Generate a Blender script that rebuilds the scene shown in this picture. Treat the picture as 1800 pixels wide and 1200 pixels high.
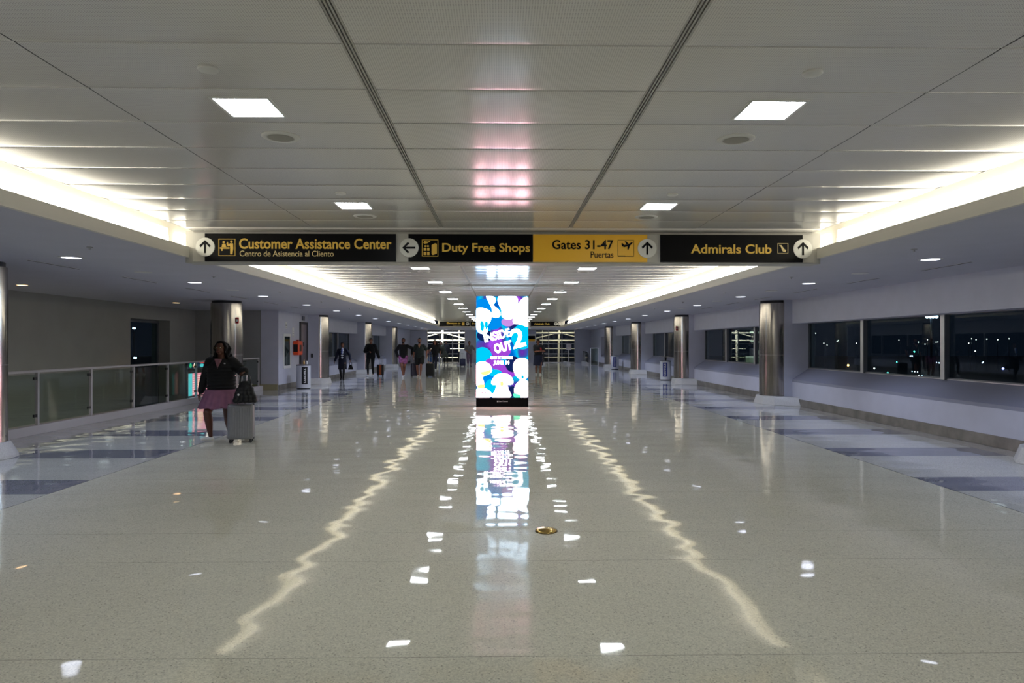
import bpy, bmesh, math, random
from mathutils import Vector, Matrix, Euler, noise
PI = math.pi
S = bpy.context.scene
for _o in list(bpy.data.objects): bpy.data.objects.remove(_o)
C = S.collection
rnd = random.Random(7)

# ------------------------------------------------------------------ camera
YAW = math.radians(0.955); F = 1200.0; EYE = 1.6; HOR = 604.0
cam_d = bpy.data.cameras.new('camera'); cam = bpy.data.objects.new('camera', cam_d); C.objects.link(cam)
cam_d.sensor_width = 36; cam_d.lens = 24; cam_d.clip_end = 900; cam_d.clip_start = .05
cam_d.shift_y = 4 / 1800
cam.location = (0, 0, EYE); cam.rotation_euler = (PI / 2, 0, -YAW)
S.camera = cam
# ------------------------------------------------------------------ world, exposure
w = bpy.data.worlds.new('night'); S.world = w; w.use_nodes = True
bg = w.node_tree.nodes['Background']; bg.inputs[0].default_value = (.010, .014, .026, 1); bg.inputs[1].default_value = .5
S.view_settings.view_transform = 'Standard'; S.view_settings.look = 'None'
S.view_settings.gamma = 1; S.view_settings.use_curve_mapping = False
S.view_settings.exposure = 0.0
try:
    S.cycles.use_denoising = True
    S.cycles.max_bounces = 8; S.cycles.glossy_bounces = 5; S.cycles.diffuse_bounces = 4; S.cycles.transparent_max_bounces = 16
    S.cycles.sample_clamp_indirect = 6; S.cycles.caustics_reflective = False; S.cycles.caustics_refractive = False
except Exception: pass
# light strengths (emission of the luminous faces)
E_PANEL = 33.0; E_COVE = 2.9; E_TUBE = 23.0; E_DOWN = 5.0; E_LED = 13.0; W_DOWN = 118.0

# ------------------------------------------------------------------ photo geometry helpers: where on a plane a measured direction lands
def X_at(px, Y): return Y * math.tan(math.atan((px - 900) / F) + YAW)
def Y_at(px, X): return X / math.tan(math.atan((px - 900) / F) + YAW)
def depth(X, Y): return Y * math.cos(YAW) + X * math.sin(YAW)
def Z_at(py, X, Y): return EYE + (HOR - py) * depth(X, Y) / F
def foot(px, py):
    zc = EYE * F / (py - HOR); xc = (px - 900) / F * zc
    return (xc * math.cos(YAW) + zc * math.sin(YAW), zc * math.cos(YAW) - xc * math.sin(YAW))

# ------------------------------------------------------------------ materials
def lin(c):
    if isinstance(c, str):
        c = [int(c[i:i + 2], 16) / 255 for i in (0, 2, 4)]
        c = [v / 12.92 if v <= .04045 else ((v + .055) / 1.055) ** 2.4 for v in c]
    return (c[0], c[1], c[2], 1)
def mat(name, col, rough=.5, metal=0, spec=.5, emit=None, es=0, noise_amt=0, noise_scale=20, coat=0, bump=0, bump_scale=60, stretch=None):
    m = bpy.data.materials.new(name); m.use_nodes = True
    nt = m.node_tree; b = nt.nodes['Principled BSDF']
    b.inputs['Base Color'].default_value = lin(col); b.inputs['Roughness'].default_value = rough
    b.inputs['Metallic'].default_value = metal; b.inputs['Specular IOR Level'].default_value = spec
    b.inputs['Coat Weight'].default_value = coat
    if emit is not None:
        b.inputs['Emission Color'].default_value = lin(emit); b.inputs['Emission Strength'].default_value = es
    tc = None
    if noise_amt or bump:
        tc = nt.nodes.new('ShaderNodeTexCoord'); mp = nt.nodes.new('ShaderNodeMapping'); nt.links.new(tc.outputs['Object'], mp.inputs[0])
        if stretch: mp.inputs['Scale'].default_value = stretch
    if noise_amt:
        n = nt.nodes.new('ShaderNodeTexNoise'); n.inputs['Scale'].default_value = noise_scale; n.inputs['Detail'].default_value = 3
        nt.links.new(mp.outputs[0], n.inputs['Vector'])
        r = nt.nodes.new('ShaderNodeMapRange'); r.inputs['From Min'].default_value = .3; r.inputs['From Max'].default_value = .7
        r.inputs['To Min'].default_value = 1 - noise_amt; r.inputs['To Max'].default_value = 1 + noise_amt
        nt.links.new(n.outputs['Fac'], r.inputs['Value'])
        mx = nt.nodes.new('ShaderNodeVectorMath'); mx.operation = 'SCALE'; mx.inputs[0].default_value = lin(col)[:3]
        nt.links.new(r.outputs[0], mx.inputs['Scale']); nt.links.new(mx.outputs[0], b.inputs['Base Color'])
    if bump:
        n2 = nt.nodes.new('ShaderNodeTexNoise'); n2.inputs['Scale'].default_value = bump_scale
        nt.links.new(mp.outputs[0], n2.inputs['Vector'])
        bp = nt.nodes.new('ShaderNodeBump'); bp.inputs['Strength'].default_value = 1; bp.inputs['Distance'].default_value = bump
        nt.links.new(n2.outputs['Fac'], bp.inputs['Height']); nt.links.new(bp.outputs[0], b.inputs['Normal'])
    return m
def emat(name, col, s, sample=True):
    m = bpy.data.materials.new(name); m.use_nodes = True; nt = m.node_tree
    for n in list(nt.nodes): nt.nodes.remove(n)
    e = nt.nodes.new('ShaderNodeEmission'); o = nt.nodes.new('ShaderNodeOutputMaterial'); nt.links.new(e.outputs[0], o.inputs[0])
    e.inputs[0].default_value = lin(col); e.inputs[1].default_value = s
    if not sample:
        try: m.cycles.emission_sampling = 'NONE'
        except Exception: pass
    return m
class G:
    """tiny node graph writer"""
    def __init__(s, nt): s.nt = nt
    def v(s, x, sock):
        if isinstance(x, (int, float)): sock.default_value = x
        else: s.nt.links.new(x, sock)
    def m(s, op, a, b=0, c=0):
        n = s.nt.nodes.new('ShaderNodeMath'); n.operation = op
        for i, x in enumerate((a, b, c)): s.v(x, n.inputs[i])
        return n.outputs[0]
    def mixc(s, f, a, b):
        n = s.nt.nodes.new('ShaderNodeMix'); n.data_type = 'RGBA'; s.v(f, n.inputs[0])
        for i, x in ((6, a), (7, b)):
            if isinstance(x, (tuple, list)): n.inputs[i].default_value = (x[0], x[1], x[2], 1)
            else: s.nt.links.new(x, n.inputs[i])
        return n.outputs[2]
    def inside(s, x, lo, hi): return s.m('MULTIPLY', s.m('GREATER_THAN', x, lo), s.m('LESS_THAN', x, hi))

def glass(name, tint, ior=1.5, rough=.0):
    m = bpy.data.materials.new(name); m.use_nodes = True; nt = m.node_tree
    for n in list(nt.nodes): nt.nodes.remove(n)
    o = nt.nodes.new('ShaderNodeOutputMaterial'); mx = nt.nodes.new('ShaderNodeMixShader'); g_ = G(nt); geo = nt.nodes.new('ShaderNodeNewGeometry'); dt = nt.nodes.new('ShaderNodeVectorMath'); dt.operation = 'DOT_PRODUCT'; nt.links.new(geo.outputs['Incoming'], dt.inputs[0]); nt.links.new(geo.outputs['Normal'], dt.inputs[1])
    f0 = ((ior - 1) / (ior + 1)) ** 2; fres = g_.m('ADD', f0, g_.m('MULTIPLY', 1 - f0, g_.m('POWER', g_.m('SUBTRACT', 1, g_.m('ABSOLUTE', dt.outputs['Value'])), 5)))
    t = nt.nodes.new('ShaderNodeBsdfTransparent'); g = nt.nodes.new('ShaderNodeBsdfGlossy')
    t.inputs[0].default_value = lin(tint); g.inputs['Roughness'].default_value = rough
    nt.links.new(fres, mx.inputs[0]); nt.links.new(t.outputs[0], mx.inputs[1]); nt.links.new(g.outputs[0], mx.inputs[2]); nt.links.new(mx.outputs[0], o.inputs[0])
    return m

M = {}
M['white_paint'] = mat('white_paint', (.54, .55, .645), .6, noise_amt=.03, noise_scale=3)
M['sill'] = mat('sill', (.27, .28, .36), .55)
M['soffit'] = mat('soffit', (.47, .475, .55), .6, noise_amt=.03, noise_scale=2)
M['fascia'] = mat('fascia', (.62, .60, .55), .5)  # paler than the soffit: bounce from the ceiling put into its colour
M['dark_wall'] = mat('dark_wall', (.28, .28, .275), .6, noise_amt=.04, noise_scale=2)
M['recess'] = mat('recess', (.05, .05, .05), .8)
M['stone_base'] = mat('stone_base', (.17, .155, .135), .3, noise_amt=.35, noise_scale=3.5)
M['block'] = mat('block', (.52, .51, .50), .45, noise_amt=.12, noise_scale=60)
M['kerb'] = mat('kerb', (.50, .48, .50), .5)
M['steel'] = mat('steel', (.40, .375, .35), .17, metal=1, noise_amt=.14, noise_scale=3, stretch=(6, 6, .25))
M['chrome'] = mat('chrome', (.75, .75, .76), .15, metal=1)
M['alu'] = mat('alu', (.55, .55, .56), .35, metal=.6)
M['alu_dark'] = mat('alu_dark', (.16, .17, .19), .4, metal=.5)
M['dark_metal'] = mat('dark_metal', (.03, .03, .035), .4, metal=.6)
M['black'] = mat('black', (.012, .012, .014), .45, spec=.3)
M['rubber'] = mat('rubber', (.015, .015, .016), .7)
M['white'] = mat('white', (.75, .75, .74), .4)
M['bin_white'] = mat('bin_white', (.62, .64, .70), .35)
M['panel_grey'] = mat('panel_grey', (.42, .41, .38), .5)
M['sign_black'] = mat('sign_black', (.005, .005, .006), .3, spec=.05)
M['sign_yellow'] = mat('sign_yellow', (.85, .47, .022), .45)
M['amber'] = mat('amber', (.78, .50, .07), .5)
M['amber_light'] = mat('amber_light', (.75, .60, .28), .5)
M['disc_white'] = mat('disc_white', (.62, .62, .58), .4)
M['brass'] = mat('brass', (.62, .42, .14), .22, metal=1)
M['orange_box'] = mat('orange_box', (.85, .075, .01), .4)
M['red'] = mat('red', (.45, .01, .02), .4)
M['blue_label'] = mat('blue_label', (.02, .035, .22), .4)
M['door_steel'] = mat('door_steel', (.33, .27, .29), .3, metal=.9, noise_amt=.06, noise_scale=5)
M['glass'] = glass('window_glass', (.66, .77, .78), 1.5)
M['rail_glass'] = glass('rail_glass', (.74, .80, .75), 1.6)
M['end_glass'] = glass('end_glass', (.86, .86, .83), 1.5)
M['cab_glass'] = glass('cab_glass', (.7, .75, .75), 1.5)
M['light_panel'] = emat('light_panel', (.90, .97, 1.0), E_PANEL)
M['cove'] = emat('cove', (1.0, .93, .76), E_COVE)
M['cove_tube'] = emat('cove_tube', (1.0, .93, .74), E_TUBE)
M['cove_rear'] = mat('cove_rear', (.85, .83, .76), .6)
M['down'] = emat('down', (.80, .84, 1.0), E_DOWN)
M['down_warm'] = emat('down_warm', (1.0, .62, .30), 6)
M['fixture_white'] = mat('fixture_white', (.62, .62, .60), .5)
M['speaker_grille'] = mat('speaker_grille', (.30, .29, .26), .7)
M['apron'] = mat('apron', (.03, .032, .035), .5, noise_amt=.3, noise_scale=.1)
M['truss'] = mat('truss', (.80, .80, .74), .5)

CX = .065
def floor_material():
    m = bpy.data.materials.new('terrazzo'); m.use_nodes = True; nt = m.node_tree; g = G(nt); b = nt.nodes['Principled BSDF']
    tc = nt.nodes.new('ShaderNodeTexCoord'); sep = nt.nodes.new('ShaderNodeSeparateXYZ'); nt.links.new(tc.outputs['Object'], sep.inputs[0])
    X, Y = sep.outputs[0], sep.outputs[1]
    ax = g.m('ABSOLUTE', g.m('SUBTRACT', X, CX))
    k = g.m('FLOORED_MODULO', g.m('SUBTRACT', Y, .425), 2.305)     # bands start every 2.305 m
    inband = g.m('LESS_THAN', k, .765)
    joint = g.m('MAXIMUM', g.m('LESS_THAN', k, .006), g.inside(k, .762, .768))
    side = g.m('GREATER_THAN', ax, 4.88)
    joint = g.m('MULTIPLY', joint, g.m('LESS_THAN', ax, 7.2))
    sidej = g.m('MAXIMUM', g.inside(ax, 4.874, 4.886), g.inside(ax, 7.2, 7.208))
    joint = g.m('MAXIMUM', g.m('MULTIPLY', joint, .42), g.m('MULTIPLY', sidej, .8))
    band = g.m('MULTIPLY', inband, g.m('MULTIPLY', side, g.m('LESS_THAN', ax, 7.2)))
    border = g.m('GREATER_THAN', ax, 7.204)
    n = nt.nodes.new('ShaderNodeTexNoise'); n.inputs['Scale'].default_value = .45; n.inputs['Detail'].default_value = 2; nt.links.new(tc.outputs['Object'], n.inputs['Vector'])
    vor = nt.nodes.new('ShaderNodeTexVoronoi'); vor.inputs['Scale'].default_value = 130; nt.links.new(tc.outputs['Object'], vor.inputs['Vector'])
    chip = nt.nodes.new('ShaderNodeSeparateColor'); nt.links.new(vor.outputs['Color'], chip.inputs[0])
    base = g.mixc(n.outputs['Fac'], (.655, .625, .515), (.725, .695, .58))
    col = g.mixc(side, base, (.585, .575, .535))
    col = g.mixc(band, col, (.215, .22, .27))
    col = g.mixc(border, col, (.42, .39, .35))
    sp = g.m('ADD', .86, g.m('MULTIPLY', chip.outputs[0], .28))
    dark = g.m('GREATER_THAN', chip.outputs[1], .93)
    sp = g.m('SUBTRACT', sp, g.m('MULTIPLY', dark, .28))
    sp = g.m('MULTIPLY', sp, g.m('SUBTRACT', 1, joint))
    vm = nt.nodes.new('ShaderNodeVectorMath'); vm.operation = 'SCALE'; nt.links.new(col, vm.inputs[0]); nt.links.new(sp, vm.inputs['Scale'])
    nt.links.new(vm.outputs[0], b.inputs['Base Color'])
    b.inputs['Roughness'].default_value = .032; b.inputs['Specular IOR Level'].default_value = .5
    n2 = nt.nodes.new('ShaderNodeTexNoise'); n2.inputs['Scale'].default_value = 1.35; n2.inputs['Detail'].default_value = 1.0
    mp = nt.nodes.new('ShaderNodeMapping'); mp.inputs['Scale'].default_value = (.9, 1.35, 1); nt.links.new(tc.outputs['Object'], mp.inputs[0])
    nt.links.new(mp.outputs[0], n2.inputs['Vector'])
    bp = nt.nodes.new('ShaderNodeBump'); bp.inputs['Strength'].default_value = 1; bp.inputs['Distance'].default_value = .0078
    nt.links.new(n2.outputs['Fac'], bp.inputs['Height']); nt.links.new(bp.outputs[0], b.inputs['Normal'])
    return m
def ceiling_material():
    m = bpy.data.materials.new('perforated_panel'); m.use_nodes = True; nt = m.node_tree; g = G(nt); b = nt.nodes['Principled BSDF']
    tc = nt.nodes.new('ShaderNodeTexCoord'); sep = nt.nodes.new('ShaderNodeSeparateXYZ'); nt.links.new(tc.outputs['Object'], sep.inputs[0])
    sx = g.m('SINE', g.m('MULTIPLY', sep.outputs[0], 2 * PI / .0125)); sy = g.m('SINE', g.m('MULTIPLY', sep.outputs[1], 2 * PI / .0125))
    hole = g.m('GREATER_THAN', g.m('ADD', sx, sy), .9)
    col = g.mixc(hole, (.67, .655, .625), (.40, .39, .375))
    nt.links.new(col, b.inputs['Base Color'])
    b.inputs['Roughness'].default_value = .16; b.inputs['Specular IOR Level'].default_value = .55
    return m
M['floor'] = floor_material(); M['ceiling'] = ceiling_material()

# ------------------------------------------------------------------ mesh helpers
class MB:
    def __init__(s): s.v = []; s.f = []; s.mi = []; s.c = 0
    def add(s, vs, fs, mi=0):
        o = len(s.v); s.v += [tuple(p) for p in vs]; s.f += [tuple(i + o for i in f) for f in fs]; s.mi += [mi] * len(fs); return s
    def box(s, x0, x1, y0, y1, z0, z1, mi=0):
        vs = [(x, y, z) for x in (x0, x1) for y in (y0, y1) for z in (z0, z1)]
        return s.add(vs, [(0, 1, 3, 2), (4, 6, 7, 5), (0, 4, 5, 1), (2, 3, 7, 6), (0, 2, 6, 4), (1, 5, 7, 3)], mi)
    def quad(s, a, b, c, d, mi=0): return s.add([a, b, c, d], [(0, 1, 2, 3)], mi)
    def lathe(s, prof, cx=0, cy=0, n=48, mi=0, axis='Z', z0=0):
        vs = []
        for r, z in prof:
            for i in range(n):
                a = 2 * PI * i / n
                p = (r * math.cos(a), r * math.sin(a), z)
                if axis == 'Y': p = (p[0], p[2], p[1])
                if axis == 'X': p = (p[2], p[0], p[1])
                vs.append((p[0] + cx, p[1] + cy, p[2] + z0))
        fs = [(j * n + i, j * n + (i + 1) % n, (j + 1) * n + (i + 1) % n, (j + 1) * n + i) for j in range(len(prof) - 1) for i in range(n)]
        fs.append(tuple(range(n))[::-1]); fs.append(tuple((len(prof) - 1) * n + i for i in range(n)))
        return s.add(vs, fs, mi)
    def tube(s, pts, r, n=10, mi=0, cap=True):
        pts = [Vector(p) for p in pts]; rr = r if isinstance(r, (list, tuple)) else [r] * len(pts)
        vs = []; up = None
        for i, p in enumerate(pts):
            t = (pts[min(i + 1, len(pts) - 1)] - pts[max(i - 1, 0)])
            if t.length < 1e-9: t = Vector((0, 0, 1))
            t.normalize()
            if up is None: up = Vector((0, 0, 1)) if abs(t.z) < .9 else Vector((0, 1, 0))
            a = t.cross(up); a = a.normalized() if a.length > 1e-6 else t.orthogonal().normalized()
            b = a.cross(t).normalized(); up = b
            for k in range(n):
                an = 2 * PI * k / n; vs.append(p + a * rr[i] * math.cos(an) + b * rr[i] * math.sin(an))
        fs = [(j * n + i, j * n + (i + 1) % n, (j + 1) * n + (i + 1) % n, (j + 1) * n + i) for j in range(len(pts) - 1) for i in range(n)]
        if cap: fs += [tuple(range(n))[::-1], tuple((len(pts) - 1) * n + i for i in range(n))]
        return s.add(vs, fs, mi)
    def ball(s, c, r, n=12, mi=0, rot=None):
        """ellipsoid"""
        if isinstance(r, (int, float)): r = (r, r, r)
        m = n // 2 + 1; vs = []; c = Vector(c)
        for j in range(m + 1):
            th = PI * j / m
            for i in range(n):
                a = 2 * PI * i / n; p = Vector((r[0] * math.sin(th) * math.cos(a), r[1] * math.sin(th) * math.sin(a), r[2] * math.cos(th)))
                if rot is not None: p = rot @ p
                vs.append(p + c)
        fs = [(j * n + i, (j + 1) * n + i, (j + 1) * n + (i + 1) % n, j * n + (i + 1) % n) for j in range(m) for i in range(n)]
        return s.add(vs, fs, mi)
    def chain(s, pts, n=12, mi=0):
        """rounded tapered limb through (point, radius) pairs"""
        P = []; R = []
        for i in range(len(pts) - 1):
            (a, ra), (b, rb) = pts[i], pts[i + 1]; a = Vector(a); b = Vector(b)
            for t in (0, .34, .67):
                P.append(a.lerp(b, t)); R.append(ra + (rb - ra) * t)
        P.append(Vector(pts[-1][0])); R.append(pts[-1][1])
        s.tube(P, R, n, mi)
        for p, r in pts: s.ball(p, r, n, mi)
        return s
    def prism(s, poly, y0, y1, mi=0, plane='XZ'):
        """extrude a polygon; plane XZ extrudes along Y, YZ extrudes along X, XY along Z"""
        n = len(poly); vs = []
        for d in (y0, y1):
            for a, b in poly: vs.append({'XZ': (a, d, b), 'YZ': (d, a, b), 'XY': (a, b, d)}[plane])
        fs = [tuple(range(n)), tuple(range(n, 2 * n))[::-1]] + [(i, i + n, (i + 1) % n + n, (i + 1) % n) for i in range(n)]
        return s.add(vs, fs, mi)
    def mesh(s, name, mats, smooth=False, fix=True):
        me = bpy.data.meshes.new(name); me.from_pydata(s.v, [], s.f)
        for m in (mats if isinstance(mats, (list, tuple)) else [mats]): me.materials.append(m)
        me.polygons.foreach_set('material_index', s.mi)
        if fix:
            bm = bmesh.new(); bm.from_mesh(me); bmesh.ops.recalc_face_normals(bm, faces=bm.faces); bm.to_mesh(me); bm.free()
        if smooth: me.polygons.foreach_set('use_smooth', [True] * len(me.polygons))
        me.update(); return me
    def build(s, name, mats, parent=None, smooth=False, bevel=0, fix=True, bseg=2):
        me = s.mesh(name, mats, smooth, fix); o = bpy.data.objects.new(name, me); C.objects.link(o)
        if parent: o.parent = parent
        if bevel:
            b = o.modifiers.new('bevel', 'BEVEL'); b.width = bevel; b.segments = bseg; b.limit_method = 'ANGLE'; b.angle_limit = math.radians(40)
        return o
def smooth_angle(o, deg=35):
    me = o.data; bm = bmesh.new(); bm.from_mesh(me)
    for e in bm.edges:
        if len(e.link_faces) == 2 and e.calc_face_angle(0) > math.radians(deg): e.smooth = False
    for f in bm.faces: f.smooth = True
    bm.to_mesh(me); bm.free(); return o
def tag(o, label, cat, group=None, kind=None):
    o['label'] = label
    if cat: o['category'] = cat
    if group: o['group'] = group
    if kind: o['kind'] = kind
    return o
def empty(name, loc=(0, 0, 0), rz=0):
    o = bpy.data.objects.new(name, None); C.objects.link(o); o.location = loc; o.rotation_euler = (0, 0, rz); o.empty_display_size = .1; return o
def thing(name, label, cat, loc=(0, 0, 0), rz=0, group=None): return tag(empty(name, loc, rz), label, cat, group)
def struct(o, label=None):
    o['kind'] = 'structure'
    if label: o['label'] = label
    return o
def copy_tree(o, parent=None):
    c = o.copy(); C.objects.link(c)
    if parent: c.parent = parent
    for ch in [x for x in C.objects if x.parent == o]: copy_tree(ch, c)
    return c
def voxel(mb, name, mat_, size, parent=None, smooth_it=6):
    """fuse the collected blobs into one continuous skin"""
    me = mb.mesh(name, mat_); o = bpy.data.objects.new(name, me); C.objects.link(o)
    r = o.modifiers.new('r', 'REMESH'); r.mode = 'VOXEL'; r.voxel_size = size; r.use_smooth_shade = True
    if smooth_it:
        s = o.modifiers.new('s', 'SMOOTH'); s.iterations = smooth_it; s.factor = .5
    dg = bpy.context.evaluated_depsgraph_get(); dg.update()
    m2 = bpy.data.meshes.new_from_object(o.evaluated_get(dg)); m2.name = name
    m2.materials.clear(); m2.materials.append(mat_ if not isinstance(mat_, (list, tuple)) else mat_[0])
    o.modifiers.clear(); o.data = m2; bpy.data.meshes.remove(me)
    m2.polygons.foreach_set('use_smooth', [True] * len(m2.polygons))
    if parent: o.parent = parent
    return o
def text(s, box, y, mat_, parent, name='lettering', bold=.018, depth_=.002, back=False, space=1.0, rot=0):
    """words fitted into box (x0, x1, z0, z1) on a vertical plane facing the camera side"""
    cu = bpy.data.curves.new(name, 'FONT'); cu.body = s; cu.size = 1; cu.offset = bold; cu.extrude = .004; cu.space_character = space; cu.resolution_u = 4
    o = bpy.data.objects.new(name, cu); C.objects.link(o)
    dg = bpy.context.evaluated_depsgraph_get(); dg.update()
    me = bpy.data.meshes.new_from_object(o.evaluated_get(dg)); bpy.data.objects.remove(o)
    xs = [v.co.x for v in me.vertices]; ys = [v.co.y for v in me.vertices]
    x0, x1, z0, z1 = box; ax, bx, ay, by = min(xs), max(xs), min(ys), max(ys)
    for v in me.vertices:
        u = (v.co.x - ax) / (bx - ax); t = (v.co.y - ay) / (by - ay)
        v.co = Vector((x0 + u * (x1 - x0), y - depth_ + (-.001 if v.co.z > 0 else 0), z0 + t * (z1 - z0)))
    if rot:
        c = Vector(((x0 + x1) / 2, y, (z0 + z1) / 2)); R = Matrix.Rotation(rot, 3, 'Y')
        for v in me.vertices: v.co = R @ (v.co - c) + c
    me.materials.clear(); me.materials.append(mat_)
    ob = bpy.data.objects.new(name, me); C.objects.link(ob); ob.parent = parent
    return ob

# ================================================================== THE SHELL
XS = 4.21                      # soffit edges, either side of the axis CX
ZC, ZL = 3.10, 2.75            # high ceiling, low ceilings
YB, YE = 9.14, 46.0            # near and far cross bulkhead
Y0, Y1 = -7.0, 58.0
WR = 7.66; WL = -7.67

struct(MB().box(-8.40, 7.9, Y0, 23.7, -.3, 0).box(-7.9, 7.9, 23.7, Y1 + .3, -.3, 0).build('floor', M['floor']))
struct(MB().box(-11.2, -8.40, Y0, 24, -3.8, -3.6).build('floor_lower', M['dark_wall']))

# --- high ceiling: bowed metal panels in five columns
def build_ceiling():
    mb = MB(); rows = []; y = 3.43 - .614 * 17
    while y < YE: rows.append(y); y += .614
    cols = [(-4.145, -2.484), (-2.476, -.862), (-.798, .798), (.862, 2.476), (2.484, 4.145)]
    prof = [(0, .012), (.0005, .001), (.006, .0002), (.05, -.0011), (.12, -.0022), (.20, -.0030), (.30, -.0034), (.40, -.0030), (.48, -.0022), (.555, -.0011), (.6, .0002), (.6055, .001), (.606, .012)]
    for i, y in enumerate(rows):
        if y + .614 > YB - .02 and y < YB + .2: continue
        for j, (a, b) in enumerate(cols):
            r = random.Random(i * 7 + j); dz = r.uniform(-.0004, .0004); k = r.uniform(.6, 1.4); tilt = r.uniform(-.0012, .0012)
            n = 3; xs = [a + (b - a) * t / n for t in range(n + 1)]
            vs = [(CX + x, y + .004 + p[0], ZC + dz + (p[1] * k if p[1] < 0 else p[1]) + tilt * (p[0] - .3)) for p in prof for x in xs]
            fs = [(q * (n + 1) + t, q * (n + 1) + t + 1, (q + 1) * (n + 1) + t + 1, (q + 1) * (n + 1) + t) for q in range(len(prof) - 1) for t in range(n)]
            mb.add(vs, fs, 0)
    mb.box(CX - 4.15, CX + 4.15, Y0, YE, ZC + .03, ZC + .10, 1)
    # closing strips at the bulkhead
    mb.box(CX - 4.145, CX + 4.145, YB - .30, YB - .022, ZC - .004, ZC + .02, 0)
    o = mb.build('ceiling', [M['ceiling'], M['recess']], fix=False)
    for p in o.data.polygons: p.use_smooth = p.material_index == 0
    return struct(o)
build_ceiling()
for n_, sx in ((1, -.83), (2, .83)):
    mb = MB()
    for ya, yb in ((Y0, YB), (YB + .4, YE)):
        for k in (-.026, -.009, .009, .026): mb.box(CX + sx + k - .005, CX + sx + k + .005, ya, yb, ZC - .002, ZC + .02)
    struct(mb.build('trim_%d' % n_, M['panel_grey']))
# --- low ceilings with the cove upstand
for side, s, xo in (('left', -1, -11.0), ('right', 1, 8.3)):
    xe = CX + s * XS
    mb = MB(); a, b = sorted((xe + s * .05, xo))
    mb.box(a, b, Y0, YE + .2, ZL, ZL + .06, 0)
    a, b = sorted((xe, xe + s * .05)); mb.box(a, b, Y0, YE + .2, ZL, ZL + .14, 1)
    a, b = sorted((xe + s * .34, xe + s * .40)); mb.box(a, b, Y0, YE, ZL + .06, ZC + .30, 2)
    a, b = sorted((CX + s * 4.15, xe + s * .40)); mb.box(a, b, Y0, YE, ZC + .24, ZC + .30, 2)
    a, b = sorted((CX + s * 4.145, CX + s * 4.16)); mb.box(a, b, Y0, YE, ZC - .004, ZC + .24, 1)
    y = 2.2
    struct(mb.build('ceiling_' + side, [M['soffit'], M['fascia'], M['cove_rear']]))
    for (ya, yb), wh in (((Y0 + .1, YB - .02), 'near the overhead signs'), ((YB + .3, YE - .1), 'beyond the overhead signs')):
        mb = MB(); c = xe + s * .26
        a, b = sorted((c, c + s * .06)); mb.box(a, b, ya, yb, ZL + .08, ZC + .03, 0)
        t = thing('cove_light', 'long glowing warm white cove light along the %s ceiling edge, run %s' % (side, wh), 'cove light', (c, ya, ZL + .07))
        o = mb.build('lens', M['cove'], t); o.location = (-c, -ya, -(ZL + .07))
        tb = MB(); a, b = sorted((c, c - s * .03)); tb.box(a, b, ya + .05, yb - .05, ZL + .215, ZL + .265); tb.build('tube', M['cove_tube'], o)
        h = MB(); a, b = sorted((c - s * .01, c + s * .09)); h.box(a, b, ya, yb, ZL + .06, ZL + .08); o = h.build('housing', M['fixture_white'], t); o.location = (-c, -ya, -(ZL + .07))
struct(MB().box(CX - XS + .0, CX + XS, YE + .2, Y1 + .3, ZL, ZL + .06).box(-11, CX - XS, YE + .2, Y1 + .3, ZL, ZL + .06).box(CX + XS, 8.3, YE + .2, Y1 + .3, ZL, ZL + .06).build('ceiling_far', M['soffit']))

# --- pillars, wall planes
COL_R = [8.75, 18.25, 27.35, 36.5, 45.7]; COL_L = [9.65, 18.5, 27.8, 37.1, 46.3]
RC = 7.38; LC = -7.37
def side_wall(name, s, plane, wins, y_end, first, y_start):
    """solid bays with a sloping sill, a header, and pilasters behind the columns"""
    mb = MB(); P = plane; D = plane + s * .43
    def bx(xa, xb, *r): a, b = sorted((xa, xb)); mb.box(a, b, *r)
    for ya, yb in wins:
        bx(P, P + s * .5, ya, yb, 0, .60)
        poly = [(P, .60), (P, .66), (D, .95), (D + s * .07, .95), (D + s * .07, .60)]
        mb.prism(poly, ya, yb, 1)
        bx(P, P + s * .5, ya, yb, 2.13, ZL)
    return mb
def wall_openings(name, s, P, ys, solid):
    mb = side_wall(name, s, P, ys, None, None, None)
    for ya, yb, xa in solid:
        a, b = sorted((xa, P + s * .6)); mb.box(a, b, ya, yb, 0, ZL)
    return mb
bays_r = [(1.0, 8.0), (9.5, 17.82), (18.75, 26.92), (27.85, 36.07), (37.0, 45.27), (46.2, 52.0)]
sol_r = [(Y0, 1.0, WR), (8.0, 9.5, WR - .2), (17.82, 18.75, WR - .2), (26.92, 27.85, WR - .2), (36.07, 37.0, WR - .2), (45.27, 46.2, WR - .2), (52.0, Y1, WR)]
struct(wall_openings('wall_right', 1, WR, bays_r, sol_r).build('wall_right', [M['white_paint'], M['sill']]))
bays_l = [(28.3, 36.66), (37.6, 45.86), (46.8, 51.0)]
sol_l = [(23.7, 27.36, WL), (27.36, 28.3, WL + .41), (36.66, 37.6, WL + .41), (45.86, 46.8, WL + .41), (51.0, Y1, WL)]
struct(wall_openings('wall_left', -1, WL, bays_l, sol_l).build('wall_left', [M['white_paint'], M['sill']]))
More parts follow.
